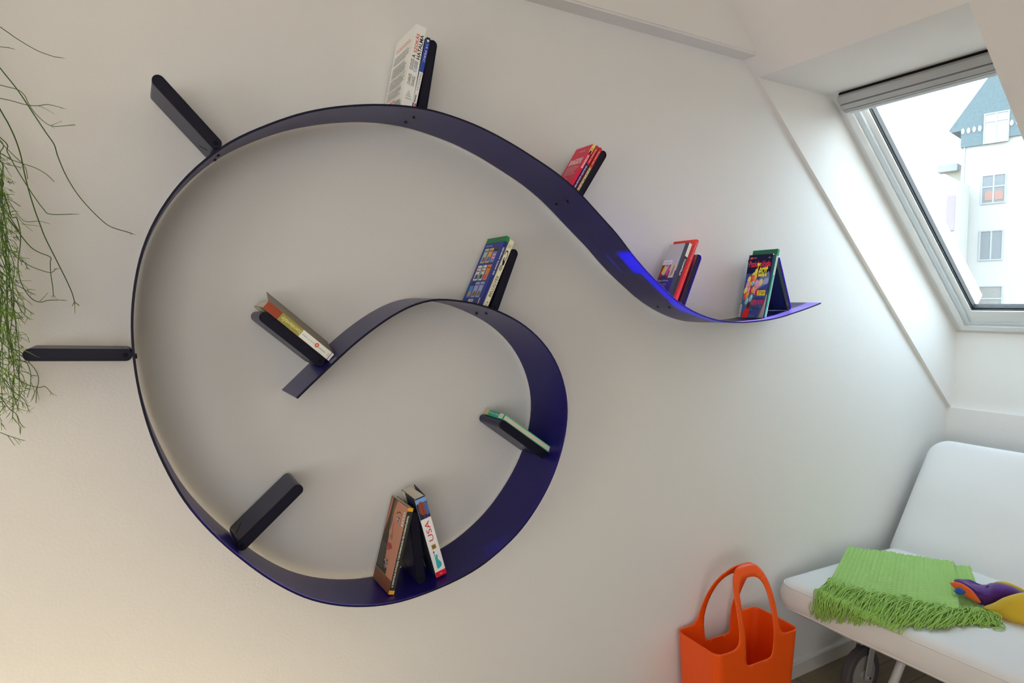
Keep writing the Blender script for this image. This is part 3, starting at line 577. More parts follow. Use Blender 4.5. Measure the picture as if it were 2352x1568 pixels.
prof = [(1.474, -.01), (1.474, .026), (1.468, .032), (1.446, .036), (1.443, .022), (1.440, .022), (1.438, .034), (1.418, .036), (1.416, .024), (1.413, .024), (1.411, .031), (1.404, .030), (1.403, .022), (1.401, .022), (1.400, .026), (1.392, .022), (1.392, -.01)]
prism(bm, prof, .046, WW-.040, 0, None, 'X'); bl = wpart('blind_box', bm, BLINDM)
bm = bmesh.new(); box(bm, .055, WW-.05, 1.380, 1.392, -.012, .014); box(bm, .088, WW-.088, 1.384, 1.392, -.014, .008); wpart('blind_bar', bm, SASHM, bl)
bm = bmesh.new(); box(bm, .046, WW-.040, 1.4741, 1.4778, -.01, .010); wpart('painted_gap_shadow', bm, GAP_SHADE)  # dark strip painted as the shadow line above the blind box
# ------------------------------------------------------------------ outside: houses across the street
FD = Vector((math.sin(math.radians(-12.5)), math.cos(math.radians(-12.5)), 0)); FN = Vector((-FD.y, FD.x, 0))  # towards the room
FO = CAM + ray((2250, 560))*38
def fac(p, off=0): return onP(p, FN, FO+FN*off)
def facM():
    m = Matrix((( -FD.x, 0, FN.x, FO.x), (-FD.y, 0, FN.y, FO.y), (0, 1, 0, FO.z), (0, 0, 0, 1))); return m
FM = facM(); FMI = FM.inverted()
def fl(p): q = FMI @ fac(p); return (q.x, q.y)
PLA = mat('cream_render', (.46, .44, .405, 1), .9, .1, bump=.3, bscale=6, var=.08, vscale=2)
TEAL = mat('teal_shingles', (.17, .22, .23, 1), .8, .2, bump=.4, bscale=20, var=.45, vscale=9)
WING = mat('grey_house_window', (.21, .22, .225, 1), .3, .4, var=.3, vscale=14)
WINF = mat('house_window_frame', (.36, .37, .375, 1), .6, .2)
bld = thing('apartment_building', 'cream apartment house with a pointed teal shingled gable, seen through the roof window', 'building', FM)
def bx2(bm, p0, p1, z0, z1, mi=0):
    a = fl(p0); b = fl(p1); box(bm, min(a[0], b[0]), max(a[0], b[0]), min(a[1], b[1]), max(a[1], b[1]), z0, z1, mi)
bm = bmesh.new(); a = fl((2210, 330)); b_ = fl((2202, 760)); x0 = a[0]; 
box(bm, x0, x0+7.6, -16, a[1]+.2, -8, 0); obj('wall', bm, PLA, bld)
bm = bmesh.new(); ap = fl((2286, 158)); e0 = fl((2180, 302)); e1 = (2*ap[0]-e0[0], e0[1]); lo = a[1]
prism(bm, [(e0[0], e0[1]), (e0[0]+.12, e0[1]-.12), (x0-.05, e0[1]-.1), (x0-.05, lo-.25), (x0+1.3, lo-.25), (x0+1.3, lo), (x0+7.7, lo-.1), (x0+7.7, e1[1]-.1), e1, ap], -7.5, .12, 0, None, 'Z'); obj('shingled_gable', bm, TEAL, bld)
OV = mat('white_oval_ornament', (.36, .37, .37, 1), .7, .2)
for p in ((2213, 303), (2226, 301), (2239, 298), (2252, 296), (2325, 283), (2339, 280)):
    q = fl(p); bm = bmesh.new(); pts = [(q[0]+.09*math.cos(t), q[1]+.17*math.sin(t)) for t in [2*math.pi*i/12 for i in range(12)]]; prism(bm, pts, .1201, .16, 0, None, 'Z'); obj('oval_ornament', bm, OV, bld)
CURT = mat('red_curtain', (.36, .21, .17, 1), .8, .1)
def hwin(p0, p1, cols, split, z=.0, glassm=None, top=None):
    a = fl(p0); b = fl(p1); x0, x1 = sorted((a[0], b[0])); y0, y1 = sorted((a[1], b[1]))
    bm = bmesh.new(); t = .07
    ring(bm, x0, x1, y0, y1, t, t, t, t, z, z+.06)
    for i in range(1, cols): xm = x0+(x1-x0)*i/cols; box(bm, xm-.04, xm+.04, y0+t, y1-t, z, z+.05)
    for s in split: ym = y0+(y1-y0)*s; box(bm, x0+t, x1-t, ym-.035, ym+.035, z+.001, z+.052)
    f = obj('window', bm, WINF, bld)
    bm = bmesh.new(); box(bm, x0+t, x1-t, y0+t, y1-t, z+.001, z+.02); obj('pane', bm, glassm or WING, f); return f, x0, x1, y0, y1
hwin((2262, 263), (2318, 324), 2, (.72,), .12, mat('bright_house_window', (.36, .37, .40, 1), .3, .4))
f, x0_, x1_, y0_, y1_ = hwin((2255, 403), (2310, 465), 2, (.58,))
for k in range(2):
    bm = bmesh.new(); xm = x0_+(x1_-x0_)*(.33+.38*k)
    prism(bm, [(xm-.2, y0_+.2), (xm+.2, y0_+.22), (xm+.22, y0_+.6), (xm+.05, y0_+.78), (xm-.2, y0_+.68)], .021, .04, 0, None, 'Z'); obj('red_curtain', bm, CURT, f)
hwin((2250, 530), (2303, 597), 2, ())
hwin((2247, 656), (2302, 716), 1, (.5,), 0, mat('pale_house_window', (.28, .265, .24, 1), .4, .3, var=.3, vscale=10))
bm = bmesh.new(); A = fl((2214, 330)); Bq = fl((2203, 760)); tube(bm, [(A[0]+.05, A[1], .06), (A[0]+.05, Bq[1], .06)], .045, 8); obj('drainpipe', bm, WINF, bld)
def far_block(name, label, rects, off, cat='building'):
    o = thing(name, label, cat, FM)
    for nm, p0, p1, m, dz in rects:
        a = fl_off(p0, off); b = fl_off(p1, off); bm = bmesh.new()
        box(bm, min(a[0], b[0]), max(a[0], b[0]), min(a[1], b[1]), max(a[1], b[1]), off-2.5, off+dz); obj(nm, bm, m, o)
def fl_off(p, off): q = FMI @ fac(p, off); return (q.x, q.y)
far_block('rear_wing', 'pale yellow wing with a grey eave behind the left edge of the apartment house', [('wall', (2172, 393), (2203, 900), mat('pale_yellow_render', (.46, .43, .35, 1), .9, .1), 0), ('eave', (2158, 383), (2203, 393), WINF, .5)], -3)
far_block('low_house', 'low pale house with a reddish chimney in front of the rear wing', [('wall', (2122, 405), (2150, 900), PLA, 0), ('upper_wall', (2150, 420), (2181, 900), mat('sand_render', (.43, .41, .37, 1), .9, .1), .3), ('chimney', (2180, 452), (2195, 530), mat('reddish_brick', (.32, .26, .28, 1), .9, .1, bump=.3, bscale=10), .4)], 3)
# firewall parapet beside the window, standing on our own roof
bm = bmesh.new()
P0 = Vector((3.396, 2.217)); P1 = Vector((4.03, 1.64)); d = (P1-P0).normalized(); Pu = P0-d*1.6; nn = Vector((-d.y, d.x)); nn = nn if nn.y > 0 else -nn
q = [(Pu.x, Pu.y), (P1.x, P1.y), (P1.x-nn.x*.05-.0, P1.y-nn.y*.05), (P1.x-.02-nn.x*.5, P1.y-nn.y*.5), (Pu.x-nn.x*.5, Pu.y-nn.y*.5)]
prism(bm, q, .06, .30)
pw = obj('parapet_wall', bm, mat('white_parapet_render', (.5, .49, .47, 1), .9, .1)); tag(pw, 'white rendered firewall parapet running down the roof just outside the window', 'wall')
# ------------------------------------------------------------------ orange tote
ORG = mat('orange_plastic', (.93, .10, .004, 1), .42, .4)
def tote():
    a, b, r = .206, .103, .030; RIM = .40; TOPS = .655
    root = thing('tote_bag', 'orange plastic tote with two arched handles standing on the floor beside the white sofa', 'bag', Matrix.Translation((1.893, -.132, .001)) @ Matrix.Rotation(math.radians(-2.6), 4, 'Z'))
    segs = [('l', 2*(a-r)), ('c', math.pi/2*r), ('l', 2*(b-r)), ('c', math.pi/2*r)]*2
    P = sum(s[1] for s in segs)
    def pt(u):
        u = (u+(a-r)) % P; x, y, ang = -(a-r), -b, 0.0
        for k, L in segs:
            if k == 'l':
                t = min(u, L); x1 = x+math.cos(ang)*t; y1 = y+math.sin(ang)*t
                if u <= L: return x1, y1, ang
                x, y = x1, y1
            else:
                cx, cy = x-math.sin(ang)*r, y+math.cos(ang)*r
                th = min(u, L)/r; x1 = cx+math.sin(ang+th)*r; y1 = cy-math.cos(ang+th)*r
                if u <= L: return x1, y1, ang+th
                x, y = x1, y1; ang += math.pi/2
            u -= L
        return x, y, ang
    def mp(u, s):
        x, y, ang = pt(u); f = .88+.12*min(s/RIM, 1)
        x *= f; y *= f
        if s > RIM+.01:
            e = s-RIM-.01; k = (.10*e+.9*e*e) if y < 0 else (.18*e+1.3*e*e)
            y += k*(1 if y < 0 else -1)
        return Vector((x, y, s))
    def cm(L, n=5): return [(q.x, q.y) for q in catmull([(x, y, 0) for x, y in L], n)]
    ho = cm([(-.150, RIM), (-.132, RIM+.001), (-.117, RIM+.006), (-.105, RIM+.018), (-.099, RIM+.035), (-.096, RIM+.07), (-.094, RIM+.13), (-.089, .575), (-.076, .615), (-.053, .643), (-.025, .654), (-.001, .655)], 3)
    ho = ho+[(-x, y) for x, y in ho[::-1]]
    hi = cm([(-.001, .325), (-.030, .325), (-.048, .326), (-.060, .331), (-.066, .343), (-.069, .37), (-.071, .45), (-.070, .52), (-.064, .570), (-.050, .598), (-.028, .610), (-.001, .613)], 3)
    hi = hi+[(-x, y) for x, y in hi[::-1]]
    u0, u1 = -P/4, 3*P/4; outer = [(u0+(u1-u0)*i/90, 0) for i in range(91)]
    top = [(u1, RIM)]; uc = P/2
    n = 8
    def run(a_, b_, k): return [(a_+(b_-a_)*i/k, RIM) for i in range(1, k)]
    top += run(u1, uc+.150, 14)+[(uc+x, y) for x, y in ho[::-1]]+run(uc-.150, .150, 26)+[(x, y) for x, y in ho[::-1]]+run(-.150, u0, 14)+[(u0, RIM)]
    loop = outer+top; holes = [[(x, y) for x, y in hi], [(uc+x, y) for x, y in hi]]
    V = []; E = []
    for lp in [loop]+holes:
        k0 = len(V); V += [Vector(p) for p in lp]; E += [(k0+i, k0+(i+1) % len(lp)) for i in range(len(lp))]
    def inside(p, poly):
        c = False; n = len(poly)
        for i in range(n):
            x1, y1 = poly[i]; x2, y2 = poly[(i+1) % n]
            if (y1 > p[1]) != (y2 > p[1]) and p[0] < (x2-x1)*(p[1]-y1)/(y2-y1)+x1: c = not c
        return c
    def ok(p): return inside(p, loop) and not any(inside(p, h) for h in holes)
    for i in range(1, 110):
        for j in range(1, 46):
            p = (u0+(u1-u0)*i/110, j*.0145+.002)
            if ok(p) and min((Vector(p)-q).length for q in V[:len(loop)+2*len(hi)]) > .005: V.append(Vector(p))
    rv, re, rf = delaunay_2d_cdt(V, E, [], 0, 1e-6)[:3]
    bm = bmesh.new(); bv = [bm.verts.new(mp(v.x, v.y)) for v in rv]
    for f in rf:
        c = sum((rv[i] for i in f), Vector((0, 0)))/len(f)
        if ok((c.x, c.y)):
            try: bm.faces.new([bv[i] for i in f])
            except ValueError: pass
    for v in [v for v in bm.verts if not v.link_faces]: bm.verts.remove(v)
    bmesh.ops.remove_doubles(bm, verts=bm.verts, dist=.0004)
    be = [e for e in bm.edges if e.is_boundary and all(v.co.z < .0005 for v in e.verts)]
    bmesh.ops.contextual_create(bm, geom=be)
    bmesh.ops.recalc_face_normals(bm, faces=bm.faces)
    o = obj('body', bm, ORG, root); m = o.modifiers.new('s', 'SOLIDIFY'); m.thickness = .0032; m.offset = -1
    autosmooth(o, 35)
tote()
# ------------------------------------------------------------------ sofa
FAB = mat('white_cotton_cover', (.80, .795, .79, 1), .9, .15, bump=.35, bscale=900, sheen=.15)
STEEL = mat('white_powder_coated_steel', (.72, .71, .69, 1), .35, .5)
def cushion(Lx, Ly, T, R, N=14, ex=.46, seed=0, K=26, A=420, wr=.004):
    """pillow slab centred on the origin, local z = thickness"""
    def bnd(th):
        # rounded rect boundary in direction of parameter th (perimeter fraction)
        a, b = Lx/2, Ly/2; segs = [(2*(b-R)), math.pi/2*R, 2*(a-R), math.pi/2*R]*2; P = sum(segs); u = th*P; x, y, ang = a, -(b-R), math.pi/2
        for i, L in enumerate(segs):
            if u <= L or i == 7:
                if i % 2 == 0: return x+math.cos(ang)*u, y+math.sin(ang)*u
                cx, cy = x-math.sin(ang)*R, y+math.cos(ang)*R; t = u/R; return cx+math.sin(ang+t)*R, cy-math.cos(ang+t)*R
            if i % 2 == 0: x += math.cos(ang)*L; y += math.sin(ang)*L
            else:
                cx, cy = x-math.sin(ang)*R, y+math.cos(ang)*R; ang += math.pi/2; x, y = cx+math.sin(ang)*R, cy-math.cos(ang)*R
            u -= L
    B = [bnd(i/A) for i in range(A)]
    bm = bmesh.new(); rows = {}
    def P3(k, i, s):
        m = 1-(1-k/K)**2.6; x, y = B[i][0]*m, B[i][1]*m
        h = T/2*(max(0, 1-m**N))**ex; z = s*h
        if wr:
            v = noise.noise(Vector((x*5+seed, y*5, s*3)))*wr*2+noise.noise(Vector((x*16+seed, y*9, s)))*wr*.5*(m**6+.25)
            z += v*s*(1-m**20)
        return (x, y, z)
    for s in (1, -1):
        c = bm.verts.new((0, 0, s*T/2)); prev = None
        for k in range(1, K+1):
            if k == K and s == -1: cur = rows['rim']
            else: cur = [bm.verts.new(P3(k, i, s)) for i in range(A)]
            if k == K and s == 1: rows['rim'] = cur
            for i in range(A):
                j = (i+1) % A; f = bm.faces.new([c, cur[i], cur[j]] if prev is None else [prev[i], cur[i], cur[j], prev[j]]); f.smooth = True
            prev = cur
    return bm, B
def piping(B, z, m, r, T): 
    bm = bmesh.new(); pts = [(x*m, y*m, z) for x, y in B]+[(B[0][0]*m, B[0][1]*m, z)]; tube(bm, pts, r, 6, 0, None, False); return bm
sofa = thing('sofa', 'white low sofa with two thick cushions and a wheel under its front, below the window', 'sofa', Matrix.Translation((2.6, -.8, 0)))
SI = sofa.matrix_world.inverted()
SY0, SY1 = -.050, -1.66
def put(o, M): o.matrix_local = SI @ M
tilt = math.radians(1.6)
SMx = Matrix.Translation((2.625, (SY0+SY1)/2, .4315)) @ Matrix.Rotation(tilt, 4, 'Y')
bm, B = cushion(.865, SY0-SY1, .13, .07, 26, .42, 1)
seat = obj('seat_cushion', bm, FAB, sofa); put(seat, SMx)
p1 = obj('piping', piping(B, .040, .9865, .0028, .13), FAB, seat)
obj('piping', piping(B, -.046, .9790, .0028, .13), FAB, seat)
ba = math.radians(54); bd = Vector((math.cos(ba), 0, math.sin(ba))); bnrm = Vector((-math.sin(ba), 0, math.cos(ba)))
LB = .66; cb = Vector((2.967, (SY0+SY1)/2, .479))+bd*(.60-LB/2)-bnrm*.065
BM = Matrix(((bd.x, 0, bnrm.x, cb.x), (0, 1, 0, cb.y), (bd.z, 0, bnrm.z, cb.z), (0, 0, 0, 1)))
bm, B = cushion(LB, SY0-SY1, .13, .085, 22, .42, 5)
back = obj('back_cushion', bm, FAB, sofa); put(back, BM)
obj('piping', piping(B, -.045, .978, .0028, .13), FAB, back)
bm = bmesh.new()
for y in (SY0-.06, SY1+.06): tube(bm, [(2.285, y, .355), (3.02, y, .350), (3.36, y, .80)], .010, 8)
tube(bm, [(2.285, SY0-.06, .355), (2.285, SY1+.06, .355)], .009, 8); tube(bm, [(3.02, SY0-.06, .345), (3.02, SY1+.06, .345)], .012, 8)
for i in range(12): y = SY0-.12-i*.127; tube(bm, [(2.285, y, .357), (3.02, y, .350)], .005, 6)
fr = obj('frame', bm, STEEL, sofa); put(fr, Matrix())
def legm(p, q):
    bm = bmesh.new(); tube(bm, [p, q], .0165, 14); o = obj('leg', bm, STEEL, sofa); put(o, Matrix()); return o
LP = onY((2066, 1532), -.33); LQ = onY((2050, 1572), -.33); dL = (LP-LQ).normalized()
legm(LP+dL*((.352-LP.z)/dL.z), LQ-dL*((LQ.z-.005)/dL.z)); legm((2.95, -.16, .345), (3.05, -.16, 0.004)); legm((2.95, -1.55, .345), (3.05, -1.55, 0.004)); legm((2.60, -1.5, .345), (2.55, -1.5, 0.004))
WC = onY((1988, 1551), -.262); wz = WC.z
WR = .108; WC = Vector((WC.x, -.24, WR+.001))
bm = bmesh.new(); pr = [(-.018, WR-.028), (-.018, WR-.006), (-.011, WR), (.011, WR), (.018, WR-.006), (.018, WR-.028)]; n = 48
rg = [[bm.verts.new((WC.x+r*math.cos(2*math.pi*i/n), WC.y+y, WC.z+r*math.sin(2*math.pi*i/n))) for y, r in pr] for i in range(n)]
for i in range(n):
    for k in range(6): bm.faces.new([rg[i][k], rg[(i+1) % n][k], rg[(i+1) % n][(k+1) % 6], rg[i][(k+1) % 6]])
wheel = obj('wheel', bm, mat('dark_grey_rubber', (.085, .08, .085, 1), .65, .3), sofa); put(wheel, Matrix()); autosmooth(wheel, 40)
bm = bmesh.new(); cyl(bm, WC, (0, 1, 0), WR-.028, .026, 40); cyl(bm, WC, (0, 1, 0), .02, .045, 20); autosmooth(obj('wheel_disc', bm, mat('grey_wheel_disc', (.34, .32, .30, 1), .4, .5), wheel), 40)
bm = bmesh.new(); L = .30; M = Matrix.Translation((WC.x, WC.y-.031, WC.z)) @ Matrix.Rotation(math.radians(14), 4, 'Y')
prism(bm, stadium(.0165, .262, 10), -.0025, .0025, 0, M); cyl(bm, M @ Vector((0, -.005, 0)), (0, 1, 0), .009, .006, 14)
prism(bm, stadium(.0165, .262, 10), .058, .063, 0, M)
br = obj('wheel_bracket', bm, mat('satin_steel', (.50, .49, .47, 1), .35, .5, metal=.4), sofa); put(br, Matrix())
bm = bmesh.new(); cyl(bm, M @ Vector((0, -.0095, 0)), (0, 1, 0), .0045, .004, 10); cyl(bm, M @ Vector((0, .03, 0)), (0, 1, 0), .005, .07, 10); obj('axle_bolt', bm, SCREW, br)
# ------------------------------------------------------------------ green throw
THR = mat('lime_green_knit', (.37, .63, .17, 1), .9, .1, sheen=.3, bump=.3, bscale=700, var=.15, vscale=60)
def seat_z(x): return .4965-(x-2.625)*math.tan(tilt)
def slab(A, B_, C, D, nu, nv, ribs, amp, edge=.018):
    """knitted sheet with corners A (top left) B (top right) C (bottom right) D (bottom left), folded edges reaching the seat"""
    bm = bmesh.new(); g = []
    for j in range(nv+1):
        row = []
        for i in range(nu+1):
            u = -.03+1.06*i/nu; v = -.04+1.08*j/nv; uc = max(0, min(1, u)); vc = max(0, min(1, v))
            p = (A*(1-uc)+B_*uc)*(1-vc)+(D*(1-uc)+C*uc)*vc
            bulge = .010*math.sin(math.pi*uc)*math.sin(math.pi*vc)
            wv = noise.noise(Vector((uc*4, vc*2.5, ribs)))*.006
            kn = amp*(abs(math.sin(math.pi*ribs*uc))**.7)*(.55+.45*abs(math.sin(math.pi*ribs*.95*vc+(.5*math.pi if int(ribs*uc) % 2 else 0))))
            z = p.z+bulge+wv-kn
            e = max(0, -u, u-1)/.03; e2 = max(0, -v, v-1)/.04; k = max(e, e2); sz = seat_z(p.x)+.003
            z = z*(1-k**1.5)+sz*k**1.5; o = edge*.5*math.sin(min(1, k)*math.pi/2)
            dx = ((B_-A).normalized()*(1 if u > 1 else -1 if u < 0 else 0)+(D-A).normalized()*(1 if v > 1 else -1 if v < 0 else 0))*o
            row.append(bm.verts.new((p.x+dx.x, p.y+dx.y, max(z, sz))))
        g.append(row)
    for j in range(nv):
        for i in range(nu): f = bm.faces.new([g[j][i], g[j][i+1], g[j+1][i+1], g[j+1][i]]); f.smooth = True
    bmesh.ops.recalc_face_normals(bm, faces=bm.faces)
    if bm.faces[0].normal.z < 0 and g[nv//2][nu//2].normal.z < 0: bmesh.ops.reverse_faces(bm, faces=bm.faces)
    return bm
throw = thing('throw_blanket', 'lime green knitted throw with a long fringe folded on the white sofa seat', 'blanket', Matrix.Translation((2.5, -.35, .50)))
TI = throw.matrix_world.inverted()
A1, B1, C1, D1 = onZ((1950, 1252), .555), onZ((2188, 1286), .555), onZ((2202, 1404), .535), onZ((1906, 1338), .532)
A2, B2, C2, D2 = onZ((1975, 1268), .528), onZ((2226, 1297), .532), onZ((2268, 1418), .512), onZ((1915, 1345), .510)
A2b = A2; 
o = obj('lower_fold', slab(A2, B2, C2, D2, 170, 140, 26, .0048), THR, throw); o.matrix_local = TI; o.modifiers.new('s', 'SOLIDIFY').thickness = .004; o.modifiers['s'].offset = -1
o = obj('upper_fold', slab(A1, B1, C1, D1, 260, 190, 24, .0060), THR, throw); o.matrix_local = TI; o.modifiers.new('s', 'SOLIDIFY').thickness = .004; o.modifiers['s'].offset = -1
def plerp(P, t):
    k = t*(len(P)-1); i = min(int(k), len(P)-2); f = k-i; return tuple(P[i][c]*(1-f)+P[i+1][c]*f for c in range(len(P[0])))
bm = bmesh.new(); R = random.Random(11)
ST = [(1904, 1338), (1950, 1348), (2000, 1362), (2050, 1372), (2100, 1385), (2150, 1396), (2205, 1405), (2240, 1412), (2270, 1420)]
EN = [(1866, 1412), (1890, 1428), (1935, 1430), (1980, 1436), (2040, 1440), (2090, 1446), (2150, 1448), (2230, 1438), (2300, 1442)]
for i in range(820):
    t = (i+.5)/820; t2 = min(1, max(0, t+R.uniform(-.035, .035))); layer = i % 3
    s = plerp(ST, t); e = plerp(EN, t2); k = R.uniform(.62, 1.03); e = (s[0]+(e[0]-s[0])*k+R.uniform(-5, 5), s[1]+(e[1]-s[1])*k+R.uniform(-3, 3))
    zs = .534-.02*t-.008*layer
    a = onZ((s[0], s[1]-R.uniform(0, 14)), zs+.004)
    b = onZ(e, .505)
    if b.x < 2.205: b = onP(e, Vector((1, 0, 0)), Vector((2.182-R.uniform(0, .012), 0, 0))); b.z = min(b.z, .50)
    else: b.z = seat_z(b.x)+.003+R.uniform(0, .012)
    pts = []
    side = (b-a).cross(Vector((0, 0, 1))).normalized(); w1, w2 = R.uniform(-.020, .020), R.uniform(-.016, .016); hh = R.uniform(.000, .026)
    for q in range(7):
        f = q/6; p = a*(1-f)+b*f; p = p+side*(w1*math.sin(math.pi*f)+w2*math.sin(2*math.pi*f)*.7)
        p.z += hh*math.sin(math.pi*f)
        if p.x > 2.2: p.z = max(p.z, seat_z(p.x)+.003)
        elif p.z < .5: p.x = min(p.x, 2.184)
        pts.append(p)
    tube(bm, pts, .0016, 4)
# one loop of yarn at the right corner
lp = [onZ(q, .508) for q in ((2268, 1420), (2290, 1428), (2304, 1434), (2306, 1441), (2296, 1445), (2280, 1443))]
for k in range(4): tube(bm, [q+Vector((R.uniform(-.004, .004), R.uniform(-.004, .004), k*.002)) for q in catmull(lp, 4)], .0013, 4)
fo = obj('fringe', bm, mat('lime_green_yarn', (.36, .60, .12, 1), .9, .1, sheen=.2), throw); fo.matrix_local = TI; fo['kind'] = 'stuff'
# ------------------------------------------------------------------ plush toy
def inflate(name, px, base_pt, depth, th, m, parent, seed=0, wrk=.0):
    """stuffed shape: outline on an upright plane through base_pt facing the room, puffed to real thickness"""
    n = Vector((-FWDH.x, -FWDH.y, 0)).normalized(); o = base_pt+FWDH*depth
    P = [onP(p, n, o) for p in px]; P = [q for q in catmull(P+[P[0]], 4)[:-1]]; c = sum(P, Vector())/len(P)
    bm = bmesh.new(); N = len(P); K = 7; front = []; 
    for s in (1, -1):
        prev = None; top = bm.verts.new(c+n*th*s)
        for k in range(1, K+1):
            f = math.sin(k/K*math.pi/2); h = th*math.sqrt(max(0, 1-f**2.2))*s
            if k == K:
                if s == 1: rim = [bm.verts.new(q) for q in P]
                cur = rim
            else: cur = [bm.verts.new(c+(q-c)*f+n*(h+wrk*noise.noise((c+(q-c)*f)*28+Vector((seed, 0, 0))))) for q in P]
            for i in range(N):
                j = (i+1) % N; fc = bm.faces.new([top, cur[i], cur[j]] if prev is None else [prev[i], cur[i], cur[j], prev[j]]); fc.smooth = True
            prev = cur
    ob = obj(name, bm, m, parent); ob.matrix_local = parent.matrix_world.inverted(); return ob
r0 = ray((2270, 1390)); FWDH = Vector((r0.x, r0.y, 0)).normalized()
tb = onZ((2300, 1420), .500)
toy = thing('plush_toy', 'purple and yellow plush toy with an orange and blue tip, lying on the sofa', 'toy', Matrix.Translation(tb))
PUR = mat('purple_velour', (.085, .022, .20, 1), .85, .15, sheen=.4); YEL = mat('mustard_yellow_velour', (.66, .44, .035, 1), .85, .15, sheen=.3)
body = inflate('body', [(2190, 1332), (2201, 1329), (2215, 1333), (2229, 1343), (2250, 1345), (2265, 1348), (2278, 1343), (2292, 1341), (2322, 1346), (2352, 1360), (2385, 1378), (2375, 1402), (2310, 1402), (2258, 1394), (2245, 1386), (2225, 1366), (2205, 1347)], tb, .09, .045, PUR, toy, 3, .022)
inflate('yellow_pad', [(2258, 1394), (2280, 1386), (2305, 1373), (2330, 1365), (2360, 1362), (2400, 1375), (2425, 1405), (2410, 1436), (2352, 1436), (2310, 1423), (2275, 1410), (2262, 1401)], tb, .015, .032, YEL, toy, 5, .004)
inflate('yellow_fin', [(2278, 1340), (2290, 1335), (2310, 1336), (2335, 1345), (2360, 1358), (2385, 1378), (2352, 1366), (2320, 1351), (2295, 1346)], tb, .14, .014, YEL, toy, 6, .002)
hp = inflate('orange_head_piece', [(2181, 1338), (2195, 1336), (2210, 1340), (2230, 1353), (2245, 1370), (2253, 1384), (2240, 1381), (2215, 1367), (2195, 1352), (2186, 1345)], tb, .035, .010, mat('orange_felt', (.78, .13, .03, 1), .85, .15, sheen=.3), toy, 8, .001)
inflate('blue_diamond', [(2191, 1357), (2202, 1349), (2218, 1359), (2213, 1364), (2199, 1364)], tb, .020, .008, mat('blue_felt', (.03, .10, .42, 1), .85, .15), toy, 9, 0)
# ------------------------------------------------------------------ trailing plant
LEAF = mat('green_trailing_stem', (.065, .13, .022, 1), .5, .3); TIP = mat('light_green_twig', (.20, .32, .045, 1), .55, .3)
plant = thing('trailing_plant', 'green trailing plant with thin forked stems hanging down the wall at the left edge', 'plant', Matrix.Translation((-.62, -.16, 2.10)))
PI_ = plant.matrix_world.inverted()
bm = bmesh.new(); n = 32
prf = [(0, 0), (.070, 0), (.078, .01), (.098, .15), (.102, .155), (.102, .165), (.094, .165), (.090, .14), (0, .14)]
rg = [[bm.verts.new((r*math.cos(2*math.pi*i/n), r*math.sin(2*math.pi*i/n), z)) for r, z in prf[1:-1]] for i in range(n)]
for i in range(n):
    for k in range(len(prf)-3): bm.faces.new([rg[i][k], rg[(i+1) % n][k], rg[(i+1) % n][k+1], rg[i][k+1]])
bm.faces.new([rg[i][0] for i in range(n)]); bm.faces.new([rg[i][-1] for i in range(n)])
autosmooth(obj('pot', bm, mat('white_ceramic', (.75, .74, .72, 1), .3, .5), plant), 40)
bm = bmesh.new(); box(bm, -.80, -.46, -.28, -.001, 2.07, 2.099); wsf = obj('wall_shelf', bm, mat('white_shelf_board', (.78, .77, .75, 1), .4, .3)); tag(wsf, 'short white wall shelf carrying the pot of the trailing plant', 'shelf')
za = lambda L: [(x/3.0156, 40+y/3.0156) for x, y in L]
zb = lambda L: [(x/2.903, 500+y/2.903) for x, y in L]
